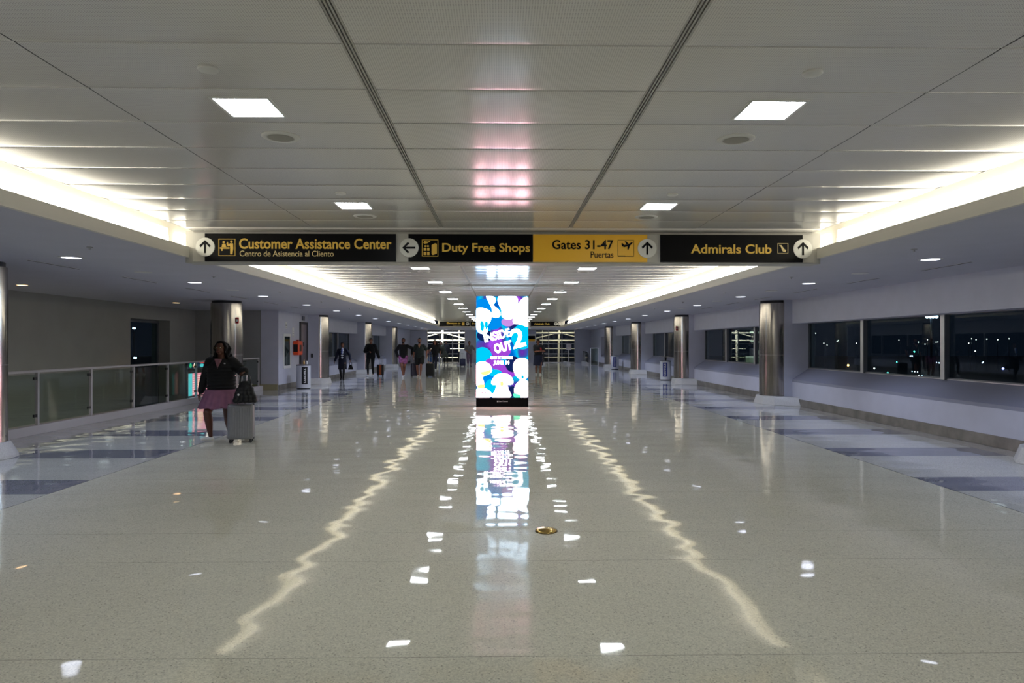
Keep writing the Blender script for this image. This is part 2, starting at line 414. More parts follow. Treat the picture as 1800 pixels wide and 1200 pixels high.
# left void: side wall, dark opening, end wall
XV = -10.5
mb = MB().box(XV - .3, XV, Y0, 19.55, -3.7, ZL).box(XV - .3, XV, 19.55, 22.4, 2.33, ZL).box(XV - .45, XV, 19.55, 21.9, -3.7, -.3)
mb.box(XV - .6, XV - .02, 21.9, 23.9, -3.7, ZL)
struct(mb.build('wall_void', M['dark_wall']))
struct(MB().box(XV - .6, -8.28, 23.7, 23.95, -3.7, ZL).build('wall_void_end', M['dark_wall']))
struct(MB().box(-8.42, -8.40, Y0, 23.7, -3.6, 0).build('wall_void_side', M['dark_wall']))
struct(MB().box(XV + .01, -7.68, 23.64, 23.70, 0.0, .2).build('baseboard_void_end', mat('yellowish_base', (.36, .33, .20), .5)))
w0 = struct(empty('window_1', (XV - .4, 19.6, 0)))
MB().box(-.02, 0, 0, 2.3, -.3, 2.33).build('pane', M['glass'], w0); MB().box(-.05, .03, 2.25, 2.3, -.3, 2.33).box(-.05, .03, 0, .05, -.3, 2.33).box(-.05, .03, 0, 2.3, 2.25, 2.33).build('window_frame', M['alu_dark'], w0)
struct(MB().box(-11.2, 8.5, Y0 - .2, Y0, -3.7, 3.4).build('wall_rear', M['white_paint']))

# --- windows in the bays
wn = 2
def window_bay(s, P, ya, yb):
    global wn
    D = P + s * .43; w_ = struct(empty('window_%d' % wn, (D, ya, .95))); wn += 1
    fr = MB(); a, b = sorted((0, s * .07)); L = yb - ya; H = 1.2
    fr.box(a, b, 0, L, 0, .035).box(a, b, 0, L, H - .03, H); fr.box(a, b, 0, .04, 0, H).box(a, b, L - .04, L, 0, H)
    fr.build('window_frame', M['alu_dark'], w_)
    n = max(1, round(L / 3.0)); 
    for k in range(1, n):
        y = L * k / n
        m_ = MB().box(min(-s * .05, s * .05), max(-s * .05, s * .05), y - .05, y + .05, 0, H).build('mullion', M['alu_dark'], w_)
        MB().box(min(-s * .05, -s * .065), max(-s * .05, -s * .065), y - .055, y + .055, 0, H).build('mullion_cap', M['alu'], m_)
    for k in range(n):
        x = s * .03; MB().box(min(x, x + s * .01), max(x, x + s * .01), L * k / n + .04, L * (k + 1) / n - .04, .03, H - .03).build('pane', M['glass'], w_)
    MB().box(min(-s * .012, 0), max(-s * .012, 0), .04, L - .04, .0, .012).build('sill_strip', M['alu'], w_)
for ya, yb in bays_r[:-1] + [bays_r[-1]]: window_bay(1, WR, ya, yb)
for ya, yb in bays_l: window_bay(-1, WL, ya, yb)
# --- baseboards
def baseboard(name, s, P, spans):
    mb = MB()
    for ya, yb in spans: a, b = sorted((P - s * .02, P + s * .005)); mb.box(a, b, ya, yb, 0, .18)
    struct(mb.build(name, M['stone_base'], bevel=.006))
baseboard('baseboard_right', 1, WR, [(Y0, 8.05), (9.45, 17.82), (18.75, 26.92), (27.85, 36.07), (37.0, 45.27), (46.2, Y1)])
baseboard('baseboard_left', -1, WL, [(23.7, 27.36), (28.3, 36.66), (37.6, 45.86), (46.8, Y1)])

# --- far end wall with glazing on both sides
zt = 2.78
struct(MB().box(-8.2, -6.25, Y1, Y1 + .25, 0, zt).box(-3.0, 2.95, Y1, Y1 + .25, 0, zt).box(6.35, 8.3, Y1, Y1 + .25, 0, zt).build('wall_end', M['white_paint']))
for xa, xb in ((-6.25, -3.0), (2.95, 6.35)):
    w_ = struct(empty('window_%d' % wn, (xa, Y1, 0))); wn += 1; L = xb - xa
    fr = MB().box(0, .06, 0, .1, 0, zt).box(L - .06, L, 0, .1, 0, zt)
    for z in (.02, .75, 1.6, 2.0, 2.45): fr.box(0, L, 0, .08, z - .03, z + .03)
    for k in (1, 2): fr.box(L * k / 3 - .03, L * k / 3 + .03, 0, .1, 0, zt)
    fr.build('window_frame', M['alu'], w_); MB().box(.05, L - .05, .12, .13, 0, zt).build('pane', M['end_glass'], w_)

# ================================================================== COLUMNS
def column(loc, blk, label, sgn, half):
    t = thing('column', label, 'column', loc, 0, 'stainless steel columns')
    r = .405
    o = MB().lathe([(r, .22), (r, 2.68)], n=64).build('shaft', M['steel'], t, smooth=True); smooth_angle(o)
    o = MB().lathe([(r - .03, 2.68), (r - .03, 2.7499)], n=64).build('shadow_gap_collar', M['dark_metal'], t, smooth=True); smooth_angle(o)
    o = MB().lathe([(r + .004, 1.30), (r + .004, 1.304)], n=64).build('seam_band', M['alu'], t, smooth=True); smooth_angle(o)
    # splayed terrazzo plinth
    mb = MB()
    if blk == 'round':
        mb.lathe([(r + .13, 0), (r + .12, .04), (r + .03, .21), (r + .02, .22)], n=64)
    else:
        s = sgn; W_ = abs((WR if s > 0 else WL) - loc[0]) - .002
        f = -.46
        lo = [(W_, -1.0), (f + .2, -.62), (f, -.32), (f, .32), (f + .2, .62), (W_, 1.0)]
        hi = [(W_, -.86), (f + .22, -.52), (f + .05, -.26), (f + .05, .26), (f + .22, .52), (W_, .86)]
        vs = [(s * a, b * half, 0) for a, b in lo] + [(s * a, b * half, .22) for a, b in hi]
        n = len(lo); mb.add(vs, [tuple(range(n)), tuple(range(n, 2 * n))[::-1]] + [(i, (i + 1) % n, (i + 1) % n + n, i + n) for i in range(n)])
    mb.build('plinth', M['block'], t, bevel=.008)
    return t
ordn = ['nearest the camera', 'second from the camera', 'third from the camera', 'fourth from the camera', 'fifth and farthest']
for i, y in enumerate(COL_R): column((RC, y, 0), 'wall', 'brushed steel column before the right window wall, %s' % ordn[i], 1, 1.0)
for i, y in enumerate(COL_L):
    column((LC, y, 0), 'round' if i < 2 else 'wall', ('round brushed steel column beside the left glass railing, %s' if i < 2 else 'brushed steel column against the left wall, %s') % ordn[i], -1, .9)
COLS = None
def strobe(px, py, X, Y, label):
    z = Z_at(py, X, Y); t = thing('fire_alarm_strobe', label, 'fire alarm', (X, Y, z))
    MB().box(-.035, .035, -.05, 0, -.08, .08).build('housing', M['red'], t, bevel=.008); MB().box(-.02, .02, -.06, -.05, -.03, .03).build('lens', M['white'], t)
strobe(0, 563, LC + .37, 18.5 - .20, 'small red fire alarm strobe on the left column behind the woman')
strobe(0, 577, RC - .36, 27.35 - .22, 'small red fire alarm strobe on second column of right windows')

# ================================================================== CEILING FITTINGS
def light_proto():
    t = thing('ceiling_light', 'x', 'ceiling light', (0, 0, 0), 0, 'square recessed ceiling lights')
    f = MB()
    for a, b, c, d in ((-.185, -.165, -.185, .185), (.165, .185, -.185, .185), (-.165, .165, -.185, -.165), (-.165, .165, .165, .185)): f.box(a, b, c, d, -.008, .004)
    f.build('frame', M['fixture_white'], t); MB().box(-.165, .165, -.165, .165, -.005, -.001).build('diffuser', M['light_panel'], t)
    return t
def speaker_proto():
    t = thing('ceiling_speaker', 'x', 'speaker', (0, 0, 0), 0, 'round ceiling speakers')
    o = MB().lathe([(.135, .002), (.135, -.006), (.125, -.012), (.095, -.012), (.09, -.008)], n=40).build('rim', M['fixture_white'], t); smooth_angle(o)
    MB().lathe([(.092, -.0125), (.08, -.015), (.02, -.016)], n=32).build('grille', M['speaker_grille'], t)
    return t
def disc_proto():
    t = thing('ceiling_disc', 'x', 'ceiling cover', (0, 0, 0), 0, 'small round ceiling cover plates')
    o = MB().lathe([(.052, .004), (.054, -.012), (.05, -.016), (.01, -.018)], n=32).build('cover', M['fixture_white'], t); smooth_angle(o)
    MB().lathe([(.035, .004), (.035, -.006)], n=24).build('stem', M['dark_metal'], t)
    return t
LP, SP, DP = light_proto(), speaker_proto(), disc_proto()
words = ['first', 'second', 'third', 'fourth', 'fifth', 'sixth', 'seventh', 'eighth', 'ninth', 'tenth', 'eleventh', 'twelfth', 'thirteenth', 'fourteenth', 'fifteenth']
used = set()
def place(proto, loc, label):
    o = proto if proto.name not in used else copy_tree(proto)
    used.add(o.name); o.location = loc; o['label'] = label; return o
for k in range(-3, 14):
    y = 4.35 + 3.07 * k
    for s, sd in ((-1, 'left'), (1, 'right')):
        x = CX + s * 1.655
        if k < 0:
            place(LP, (x, y, ZC - .001), 'square white ceiling light behind the camera'); continue
        place(LP, (x, y, ZC - .001), 'glowing square ceiling light, %s in the %s row counting from the camera' % (words[k], sd))
        if k < 9:
            if abs(y + .614 - YB) > .5: place(SP, (x, y + .614, ZC - .001), 'round ceiling speaker just past the %s light of the %s row' % (words[k], sd))
            place(DP, (x, y - .614, ZC - .001), 'small round cover plate just before the %s light of the %s row' % (words[k], sd))
def down_proto(name, m):
    t = thing(name, 'x', 'downlight', (0, 0, 0), 0, 'round recessed downlights')
    o = MB().lathe([(.15, .003), (.15, -.004), (.12, -.007), (.115, .002)], n=40).build('trim_ring', M['fixture_white'], t); smooth_angle(o)
    MB().lathe([(.115, -.0045), (.01, -.006)], n=32).build('lens', m, t)
    d = bpy.data.lights.new('spot_lamp', 'SPOT'); d.energy = W_DOWN if m == M['down'] else 25; d.color = (.63, .73, 1.0) if m == M['down'] else (1, .62, .3)
    d.spot_size = math.radians(118); d.spot_blend = .7; d.shadow_soft_size = .07
    o = bpy.data.objects.new('spot_lamp', d); C.objects.link(o); o.parent = t; o.location = (0, 0, -.09)
    return t
DL = down_proto('downlight', M['down'])
for k in range(-3, 13):
    y = 9.2 + 3.68 * k
    for s, sd in ((-1, 'left'), (1, 'right')):
        place(DL, (CX + s * 5.79, y, ZL - .001), 'round white downlight, %s along the %s low ceiling' % (words[k], sd) if k >= 0 else 'round white downlight behind the camera')
DW = down_proto('downlight_warm', M['down_warm']); DW.name = 'downlight'
used.discard(DW.name)
first = True
for x, y, l in ((-9.35, 13.5, 'small orange downlight above the left void, nearer one'), (-9.1, 19.3, 'small yellowish downlight above the left void, farther one'), (-5.6, 51, 'warm downlight past the far signs on left'), (5.7, 51, 'warm downlight past the far signs on right'), (0, 53, 'warm downlight past the far signs in the middle')):
    o = DW if first else copy_tree(DW); first = False; o.location = (x, y, ZL - .001); o['label'] = l; o.scale = (.8, .8, 1)
for x, y, l in ((-2.0, 49.5, 'left of the totem, nearer'), (2.1, 49.5, 'right of the totem, nearer'), (-2.0, 54, 'left of the totem, farther'), (2.1, 54, 'right of the totem, farther'), (-4.4, 55.5, 'before the far left glazing'), (4.6, 55.5, 'before the far right glazing')):
    o = copy_tree(DL); o.location = (x, y, ZL - .001); o['label'] = 'added white downlight brightening the far low ceiling, ' + l  # extra downlights, added to brighten the dim far end
# unlit discs and slot grilles on the low ceilings
used.clear()
UL = thing('ceiling_disc', 'x', 'ceiling cover', (0, 0, 0), 0, 'round unlit fittings on the low ceilings')
MB().lathe([(.13, .002), (.13, -.006), (.11, -.008), (.01, -.008)], n=32).build('cover', M['fixture_white'], UL)
for k, y in enumerate((11.05, 14.7, 18.4, 22.1)):
    for s, sd in ((-1, 'left'), (1, 'right')): place(UL, (CX + s * 5.8, y, ZL - .001), 'unlit round fitting on %s low ceiling, %s from the camera' % (sd, words[k]))
GR = thing('slot_grille', 'x', 'air vent', (0, 0, 0), 0, 'thin slot vents in the low ceilings')
MB().box(-.022, .022, -.58, .58, -.003, .001).build('frame', M['fixture_white'], GR); MB().box(-.012, .012, -.57, .57, -.005, -.0005).build('slot', M['recess'], GR)
for k, y in enumerate((7.7, 10.05, 12.4, 14.75, 17.1, 19.45, 21.8)):
    for s, sd in ((-1, 'left'), (1, 'right')): place(GR, (CX + s * 6.55, y, ZL - .001), 'thin dark slot vent in %s low ceiling, %s from the camera' % (sd, words[k]))
SK = thing('sprinkler', 'x', 'sprinkler', (0, 0, 0), 0, 'small ceiling sprinklers')
MB().lathe([(.035, .002), (.035, -.008), (.012, -.012), (.012, -.03), (.02, -.032)], n=20).build('head', M['alu'], SK)
for k, y in enumerate((8.2, 11.7, 15.2, 18.7, 22.2)):
    for s, sd in ((-1, 'left'), (1, 'right')): place(SK, (CX + s * 4.95, y, ZL - .001), 'tiny sprinkler head on %s low ceiling, %s from the camera' % (sd, words[k]))

# ================================================================== OVERHEAD SIGNS
struct(MB().box(CX - XS - .05, CX + XS + .05, YB + .02, YB + .32, 2.68, ZC + .0).box(CX - XS + .05, CX + XS - .05, YB - .0, YB + .02, 2.69, 3.075).build('trim_3', M['panel_grey'], bevel=.004))
YS = YB - .012
def sx(px): return X_at(px, YS)
def sz(py): return Z_at(py, 0, YS)
def arrow_poly(cx, cz, r, rot):
    st = .11 * r
    pts = [(-st * 1.2, -.72), (st * 1.2, -.72), (st * 1.2, .28), (.52, -.16), (.62, .10), (.0, .74), (-.62, .10), (-.52, -.16), (-st * 1.2, .28)]
    st = .11; pts = [(-st, -.70), (st, -.70), (st, .36), (.50, -.06), (.62, .16), (0, .76), (-.62, .16), (-.50, -.06), (-st, .36)]
    c, s_ = math.cos(rot), math.sin(rot)
    return [(cx + r * (a * c - b * s_), cz + r * (a * s_ + b * c)) for a, b in pts]
def disc(parent, px, py, rot=0, y=YS, r=None, sxf=sx, szf=sz, n=40):
    r = r or (sxf(px + 16.5) - sxf(px)); cx, cz = sxf(px), szf(py)
    d = MB().lathe([(r, -.006), (r, -.026)], n=n, axis='Y', cx=cx, cy=y, z0=cz).build('arrow_disc', M['disc_white'], parent)
    MB().prism(arrow_poly(cx, cz, r * .95, rot), y - .030, y - .026).build('arrow', M['sign_black'], d)
def P2(px, py): return (sx(px), sz(py))
def frame_sq(mb, a, b, c, d, w_=1.0, y=YS):
    """outline of a square given by pixel corners"""
    x0, x1, z1, z0 = sx(a), sx(b), sz(c), sz(d); t = .008 * w_
    mb.box(x0, x1, y - .018, y - .012, z0, z0 + t).box(x0, x1, y - .018, y - .012, z1 - t, z1).box(x0, x0 + t, y - .018, y - .012, z0, z1).box(x1 - t, x1, y - .018, y - .012, z0, z1)
def bxp(mb, a, b, c, d): mb.box(sx(a), sx(b), YS - .018, YS - .012, sz(d), sz(c)); return mb
def plp(mb, pts): mb.prism([P2(*p) for p in pts], YS - .018, YS - .012); return mb
def dotp(mb, px, py, r, ry=None): n = 14; ry = ry or r; return plp(mb, [(px + r * math.cos(2 * PI * i / n), py + ry * math.sin(2 * PI * i / n)) for i in range(n)])
def sign(label, px0, px1, m):
    t = thing('directional_sign', label, 'sign')
    MB().box(sx(px0), sx(px1), YS - .012, YS + .012, sz(460.2), sz(411.8)).build('panel', m, t, bevel=.002)
    return t
def stext(s, a, b, c, d, m, t, **k): text(s, (sx(a), sx(b), sz(d), sz(c)), YS - .012, m, t, **k)
s1 = sign('black overhead sign reading Customer Assistance Center with counter pictogram', 360.5, 696, M['sign_black'])
disc(s1, 362, 435.5)
stext('Customer Assistance Center', 421, 688.5, 420, 438.5, M['amber'], s1, bold=.02)
stext('Centro de Asistencia al Cliento', 422, 587, 441.5, 451.5, M['amber_light'], s1, bold=.004)
mb = MB(); frame_sq(mb, 385, 414.5, 421, 451)
dotp(mb, 394, 427, 2.1); plp(mb, [(390.5, 435.5), (391.5, 430), (397, 430), (398.5, 435.5)]); bxp(mb, 387.5, 404, 436, 438.5); bxp(mb, 390, 392, 438.5, 442)
dotp(mb, 407.5, 426, 2.1); plp(mb, [(404.5, 429), (410.5, 429), (411, 438), (409.5, 448), (405.5, 448), (405.5, 438)]); plp(mb, [(399, 429.5), (401, 426), (402.5, 431), (405, 430), (405, 433.5), (401, 434.5)])
mb.build('pictogram', M['amber'], s1)
s2 = sign('black overhead sign reading Duty Free Shops with left arrow', 718, 936.3, M['sign_black'])
disc(s2, 719.5, 436, PI / 2)
stext('Duty Free Shops', 777.5, 931.5, 427.5, 447.5, M['amber'], s2, bold=.02)
mb = MB(); frame_sq(mb, 742, 770.5, 421.5, 451)
plp(mb, [(744.5, 427), (746, 424), (752, 425.2), (756, 423.6), (756.5, 424.8), (751, 428), (746, 429)])
for a, b, c, d in ((745, 749.2, 436, 441), (751, 755.2, 436, 441), (745, 749.2, 443, 448.5), (751, 755.2, 443, 448.5)): bxp(mb, a, b, c, d)
dotp(mb, 748, 433, 2, 1.6); dotp(mb, 752.5, 433, 2, 1.6)
plp(mb, [(759, 431), (765, 428), (768, 429), (768, 446), (761, 448.5), (759, 447)])
mb.build('pictogram', M['amber'], s2)
s3 = sign('yellow overhead sign reading Gates 31-47 with aeroplane pictogram', 937, 1137.5, M['sign_yellow'])
disc(s3, 1137, 436.3)
stext('Gates 31-47', 970.5, 1078, 421.5, 438, M['sign_black'], s3, bold=.02)
stext('Puertas', 1038, 1078, 441.5, 453, M['sign_black'], s3, bold=.006)
mb = MB(); frame_sq(mb, 1085.5, 1114, 421.5, 450.5, .6)
plp(mb, [(1092, 427.5), (1094, 427), (1097, 430), (1104, 429), (1110, 425), (1112, 426), (1107, 431.5), (1104.5, 438.5), (1102.5, 438), (1103, 432.5), (1097, 434), (1093, 432)]); plp(mb, [(1098, 424), (1100, 423.5), (1105, 428.5), (1101, 429)])
bxp(mb, 1085.5, 1099, 448.8, 450.5); mb.build('pictogram', M['sign_black'], s3)
s4 = sign('black overhead sign reading Admirals Club with small eagle emblem', 1160.5, 1410.5, M['sign_black'])
disc(s4, 1410, 436.5)
stext('Admirals Club', 1214, 1355.5, 428.5, 445, M['amber'], s4, bold=.02)
mb = MB(); frame_sq(mb, 1366, 1384.5, 426.5, 444.5, .6); plp(mb, [(1368.5, 429.5), (1373, 430), (1377, 436), (1381, 439), (1380, 442), (1376, 441.5), (1374, 439), (1372, 433)])
mb.build('emblem', M['amber_light'], s4)

# far signs on the second bulkhead
struct(MB().box(CX - XS - .05, CX + XS + .05, YE, YE + .3, 2.72, ZC + .1).build('trim_4', M['panel_grey']))
YF = YE - .012
def fx(px): return X_at(px, YF)
def fz(py): return Z_at(py, 0, YF)
def fsign(label, px0, px1, z0=573.2, z1=565.2):
    t = thing('directional_sign', label, 'sign', group='far overhead signs'); MB().box(fx(px0), fx(px1), YF - .02, YF + .012, fz(z0), fz(z1)).build('panel', M['sign_black'], t); return t
t = fsign('distant black sign reading Elevators to, at far end left', 772.5, 826)
text('Elevators to', (fx(785.5), fx(809.5), fz(569.6), fz(566.2)), YF - .02, M['amber'], t, bold=.03)
text('Ascensores a', (fx(796), fx(809.5), fz(572.2), fz(570.6)), YF - .02, M['amber_light'], t, bold=.01)
disc(t, 821.8, 569, PI / 4, YF - .01, fx(825) - fx(822), fx, fz, 20)
MB().box(fx(812), fx(816.5), YF - .03, YF - .02, fz(572), fz(566.5)).build('pictogram', M['amber'], t)
t = fsign('distant black sign reading Duty Free, partly behind the glowing totem', 827, 900)
text('Duty Free Shops', (fx(830), fx(862), fz(570.8), fz(567)), YF - .02, M['amber'], t, bold=.03)
t = fsign('distant black sign reading Admirals Club, at far end right', 933, 985)
text('Admirals Club', (fx(939), fx(966), fz(571), fz(567.2)), YF - .02, M['amber'], t, bold=.03)
disc(t, 977, 569, 0, YF - .01, fx(825) - fx(822), fx, fz, 20); disc(t, 982.6, 569, PI / 2, YF - .01, fx(825) - fx(822), fx, fz, 20)

# ================================================================== DIGITAL TOTEM
def led_bg(name, ox):
    m = bpy.data.materials.new(name); m.use_nodes = True; nt = m.node_tree; g = G(nt)
    for n in list(nt.nodes): nt.nodes.remove(n)
    o = nt.nodes.new('ShaderNodeOutputMaterial'); e = nt.nodes.new('ShaderNodeEmission'); nt.links.new(e.outputs[0], o.inputs[0])
    tc = nt.nodes.new('ShaderNodeTexCoord'); mp = nt.nodes.new('ShaderNodeMapping'); mp.inputs['Location'].default_value = (ox, 0, 1.3); nt.links.new(tc.outputs['Object'], mp.inputs[0])
    n = nt.nodes.new('ShaderNodeTexNoise'); n.inputs['Scale'].default_value = 1.9; n.inputs['Detail'].default_value = 1; nt.links.new(mp.outputs[0], n.inputs['Vector'])
    r = nt.nodes.new('ShaderNodeValToRGB'); nt.links.new(n.outputs['Fac'], r.inputs[0])
    cr = r.color_ramp; cr.elements[0].position = .30; cr.elements[0].color = (.012, .02, .14, 1); cr.elements[1].position = .72; cr.elements[1].color = (.35, .06, .75, 1)
    for p, c in ((.40, (.0, .12, .55, 1)), (.47, (.0, .30, .80, 1)), (.54, (.0, .50, .75, 1)), (.60, (.02, .10, .40, 1)), (.66, (.10, .03, .35, 1))):
        q = cr.elements.new(p); q.color = c
    nt.links.new(r.outputs[0], e.inputs[0]); e.inputs[1].default_value = 1.15
    return m
LEDM = [led_bg('led_background', 3.1), emat('led_white', (.60, .80, 1), E_LED), emat('led_cyan', (.0, .55, .85), 1.15), emat('led_orange', (1, .5, .12), 3.2), emat('led_purple', (.33, .06, .62), 1.1),
        emat('led_pale', (.65, .9, 1), E_LED * .7), emat('led_pink', (.55, .26, .72), 1.1), emat('led_dark', (.01, .03, .18), .6), emat('led_blue', (.0, .25, .80), 1.1), emat('led_green', (.1, .8, .45), 1.6), emat('led_warm', (1, .55, .62), E_LED * .8), emat('led_text', (.95, .9, 1), E_LED * .6)]
def totem():
    cx, cy = .04, 17.5; W, H, D = 1.32, 2.81, .34
    t = thing('digital_totem', 'tall freestanding glowing advertising screen in the middle of the concourse', 'digital screen', (cx, cy, 0))
    MB().box(-W / 2, W / 2, -D / 2 + .012, D / 2 - .012, .23, H).build('casing', M['dark_metal'], t)
    b = MB().box(-W / 2 - .002, W / 2 + .002, -D / 2 - .002, D / 2 + .002, 0, .232).build('base', M['sign_black'], t, bevel=.004)
    text('Clear Channel', (-.10, .14, .125, .155), -D / 2, M['white'], b, bold=.01); MB().box(-.13, -.106, -D / 2 - .006, -D / 2 - .002, .122, .156).build('logo_mark', M['white'], b)
    def U(px): return (px - 882.5) / 91 * W
    def V(py): return .235 + (698 - py) / (698 - 521) * (H - .235)
    def screen(sgn):
        mb = MB(); y = -D / 2
        mb.quad((-W / 2, y + .01, .232), (W / 2, y + .01, .232), (W / 2, y + .01, H), (-W / 2, y + .01, H), 0)
        lay = [0]
        def clampx(v): return max(-W / 2 + .002, min(W / 2 - .002, v))
        def clampz(v): return max(.235, min(H - .002, v))
        def blob(pts, mi, rounds=3):
            """closed soft outline, chaikin rounded"""
            p = [(U(a), V(b)) for a, b in pts]
            for _ in range(rounds):
                q = []
                for i in range(len(p)):
                    a, b = p[i], p[(i + 1) % len(p)]
                    q += [(a[0] * .75 + b[0] * .25, a[1] * .75 + b[1] * .25), (a[0] * .25 + b[0] * .75, a[1] * .25 + b[1] * .75)]
                p = q
            lay[0] += 1; yy = y + .009 - lay[0] * .0004
            p = [(clampx(a), clampz(b)) for a, b in p]
            mb.add([(a, yy, b) for a, b in p], [tuple(range(len(p)))], mi)
        def oval(px, py, rx, ry, mi, n=24, a0=0):
            blob([(px + rx * math.cos(2 * PI * i / n), py + ry * math.sin(2 * PI * i / n)) for i in range(n)], mi, 0)
        # soft bokeh discs of colour
        oval(848, 548, 20, 22, 8); oval(866, 566, 17, 14, 8); oval(918, 592, 20, 22, 2); oval(848, 628, 17, 18, 2); oval(868, 642, 18, 14, 4)
        oval(880, 615, 18, 14, 4); oval(893, 652, 15, 12, 4); oval(860, 662, 12, 18, 8); oval(905, 690, 20, 12, 7); oval(852, 590, 14, 10, 7); oval(893, 566, 12, 8, 6); oval(862, 680, 10, 14, 2); oval(902, 640, 14, 14, 7); oval(870, 655, 12, 6, 2)
        # plain rounded white cloud forms
        blob([(852, 518), (870, 522), (872, 530), (866, 537), (878, 545), (880, 556), (872, 560), (862, 556), (866, 546), (860, 534)], 1)
        blob([(876, 518), (905, 518), (912, 530), (904, 545), (903, 560), (890, 563), (880, 556), (882, 545), (874, 532)], 1)
        blob([(930, 520), (918, 524), (908, 538), (902, 556), (900, 570), (915, 570), (932, 578)], 1)
        blob([(834, 542), (850, 541), (864, 548), (864, 562), (856, 574), (858, 586), (846, 588), (836, 580)], 1)
        blob([(843, 566), (848, 563), (852, 572), (850, 582), (845, 582)], 2); blob([(851, 566), (857, 564), (858, 574), (854, 582)], 2)
        blob([(834, 638), (850, 634), (862, 640), (866, 652), (858, 658), (846, 662), (852, 672), (848, 684), (836, 680)], 10)
        blob([(842, 654), (854, 652), (864, 648), (862, 656), (850, 660)], 3); blob([(838, 676), (852, 674), (852, 681), (840, 682)], 3)
        blob([(866, 664), (874, 656), (890, 655), (900, 662), (903, 674), (894, 677), (882, 673), (870, 677), (862, 674)], 10)
        blob([(872, 676), (880, 668), (892, 676), (894, 686), (900, 694), (894, 700), (868, 700), (862, 694), (870, 688)], 10)
        blob([(878, 672), (883, 668), (886, 676), (880, 679)], 3)
        blob([(900, 640), (910, 628), (930, 630), (930, 664), (914, 668), (904, 658)], 10); blob([(906, 674), (916, 666), (930, 668), (930, 700), (910, 700), (902, 688)], 10)
        blob([(900, 690), (912, 692), (918, 698), (904, 700)], 9)
        blob([(834, 684), (848, 680), (858, 684), (866, 692), (860, 700), (834, 700)], 10); oval(847, 689, 1.1, 1.1, 7); oval(853, 689, 1.1, 1.1, 7); oval(918, 662, 2.4, 3, 2)
        o = mb.build('screen', LEDM, t, fix=False)
        if sgn < 0: o.rotation_euler = (0, 0, PI)
        r = math.radians(-14); yy = y - .004
        WH = LEDM[11]
        text('INSIDE', (U(850), U(897), V(597), V(582)), yy, WH, o, bold=.03, rot=r)
        text('OUT', (U(868), U(900), V(618), V(601)), yy, WH, o, bold=.05, rot=r)
        text('2', (U(898), U(921), V(611), V(577)), yy, WH, o, bold=.025, rot=r)
        text('ONLY IN THEATERS', (U(862), U(901), V(631), V(625.5)), yy, WH, o, bold=.035)
        text('JUNE 14', (U(867), U(895), V(642), V(633.5)), yy, WH, o, bold=.05)
        return o
    screen(1); screen(-1)
totem()

# ================================================================== FLOOR BOSS
t = thing('floor_boss', 'round domed brass cap set in the beige floor', 'floor cap', (.39, 5.83, 0))
o = MB().lathe([(.094, 0), (.094, .004), (.088, .012), (.07, .020), (.045, .026), (.02, .029), (.004, .030)], n=48).build('dome', M['brass'], t, smooth=True); smooth_angle(o, 50)
o = MB().lathe([(.099, 0), (.099, .003), (.094, .004)], n=48).build('rim', mat('brass_dark', (.12, .08, .03), .4, metal=1), t); smooth_angle(o)

# ================================================================== GLASS RAILING
XR = -8.18
struct(MB().box(XR - .12, XR, 6.0, 23.64, 0, .16).build('trim_5', M['kerb'], bevel=.004))
t = thing('glass_railing', 'glass and metal guard railing along the left void', 'railing', (XR, 6, .16))
ys = [6.02 + 1.58 * k for k in range(-0, 12)]
ys = [12.26 + 1.58 * k for k in range(-4, 8)]
for y in ys:
    p = MB().box(-.075, -.02, y - 6 - .022, y - 6 + .022, 0, .93).build('post', M['kerb'], t, bevel=.004)
    for z in (.14, .80): MB().box(-.058, -.03, y - 6 - .10, y - 6 - .022, z, z + .05).build('glass_clamp', M['dark_metal'], p)
for y in ys[:-1]:
    MB().box(-.052, -.040, y - 6 + .03, y - 6 + 1.58 - .06, .03, .90).build('glass_panel', M['rail_glass'], t)
MB().box(-.08, -.015, ys[0] - 6, ys[-1] - 6 + .02, .93, .975).build('top_rail', M['kerb'], t, bevel=.008)

# low panel of glowing colour patches behind the railing
t = thing('glowing_panel', 'low panel of glowing colour patches behind the left glass railing', 'digital screen', (-8.33, 18.3, 0))
MB().box(-.05, .0, 0, 1.42, .10, 1.12).build('casing', M['black'], t)
mb = MB(); x = .003
mb.quad((x, .05, .93), (x, 1.36, .93), (x, 1.36, 1.09), (x, .05, 1.09), 2)
def dq(y0, y1, z0, z1, mi, k):
    n = 14; mb.add([(x + k * .0008, (y0 + y1) / 2 + (y1 - y0) / 2 * math.cos(2 * PI * i / n), (z0 + z1) / 2 + (z1 - z0) / 2 * math.sin(2 * PI * i / n)) for i in range(n)], [tuple(range(n))], mi)
mb.quad((x, .05, .20), (x, 1.36, .20), (x, 1.36, .80), (x, .05, .80), 0)
mb.quad((x + .0008, .05, .20), (x + .0008, .28, .20), (x + .0008, .28, .80), (x + .0008, .05, .80), 1)
mb.quad((x + .0008, .62, .24), (x + .0008, .95, .24), (x + .0008, .95, .62), (x + .0008, .62, .62), 3)
for i in range(9): z = .24 + i * .06; mb.quad((x + .0016, .30, z), (x + .0016, .86, z), (x + .0016, .86, z + .012), (x + .0016, .30, z + .012), 5)
dq(.10, .26, .95, 1.07, 4, 1); dq(.34, .52, .94, 1.06, 3, 1); dq(.38, .50, 1.0, 1.08, 5, 2); dq(.74, 1.0, .95, 1.05, 1, 1); dq(.72, 1.05, 1.06, 1.09, 6, 1); dq(1.12, 1.3, .94, 1.07, 5, 1)
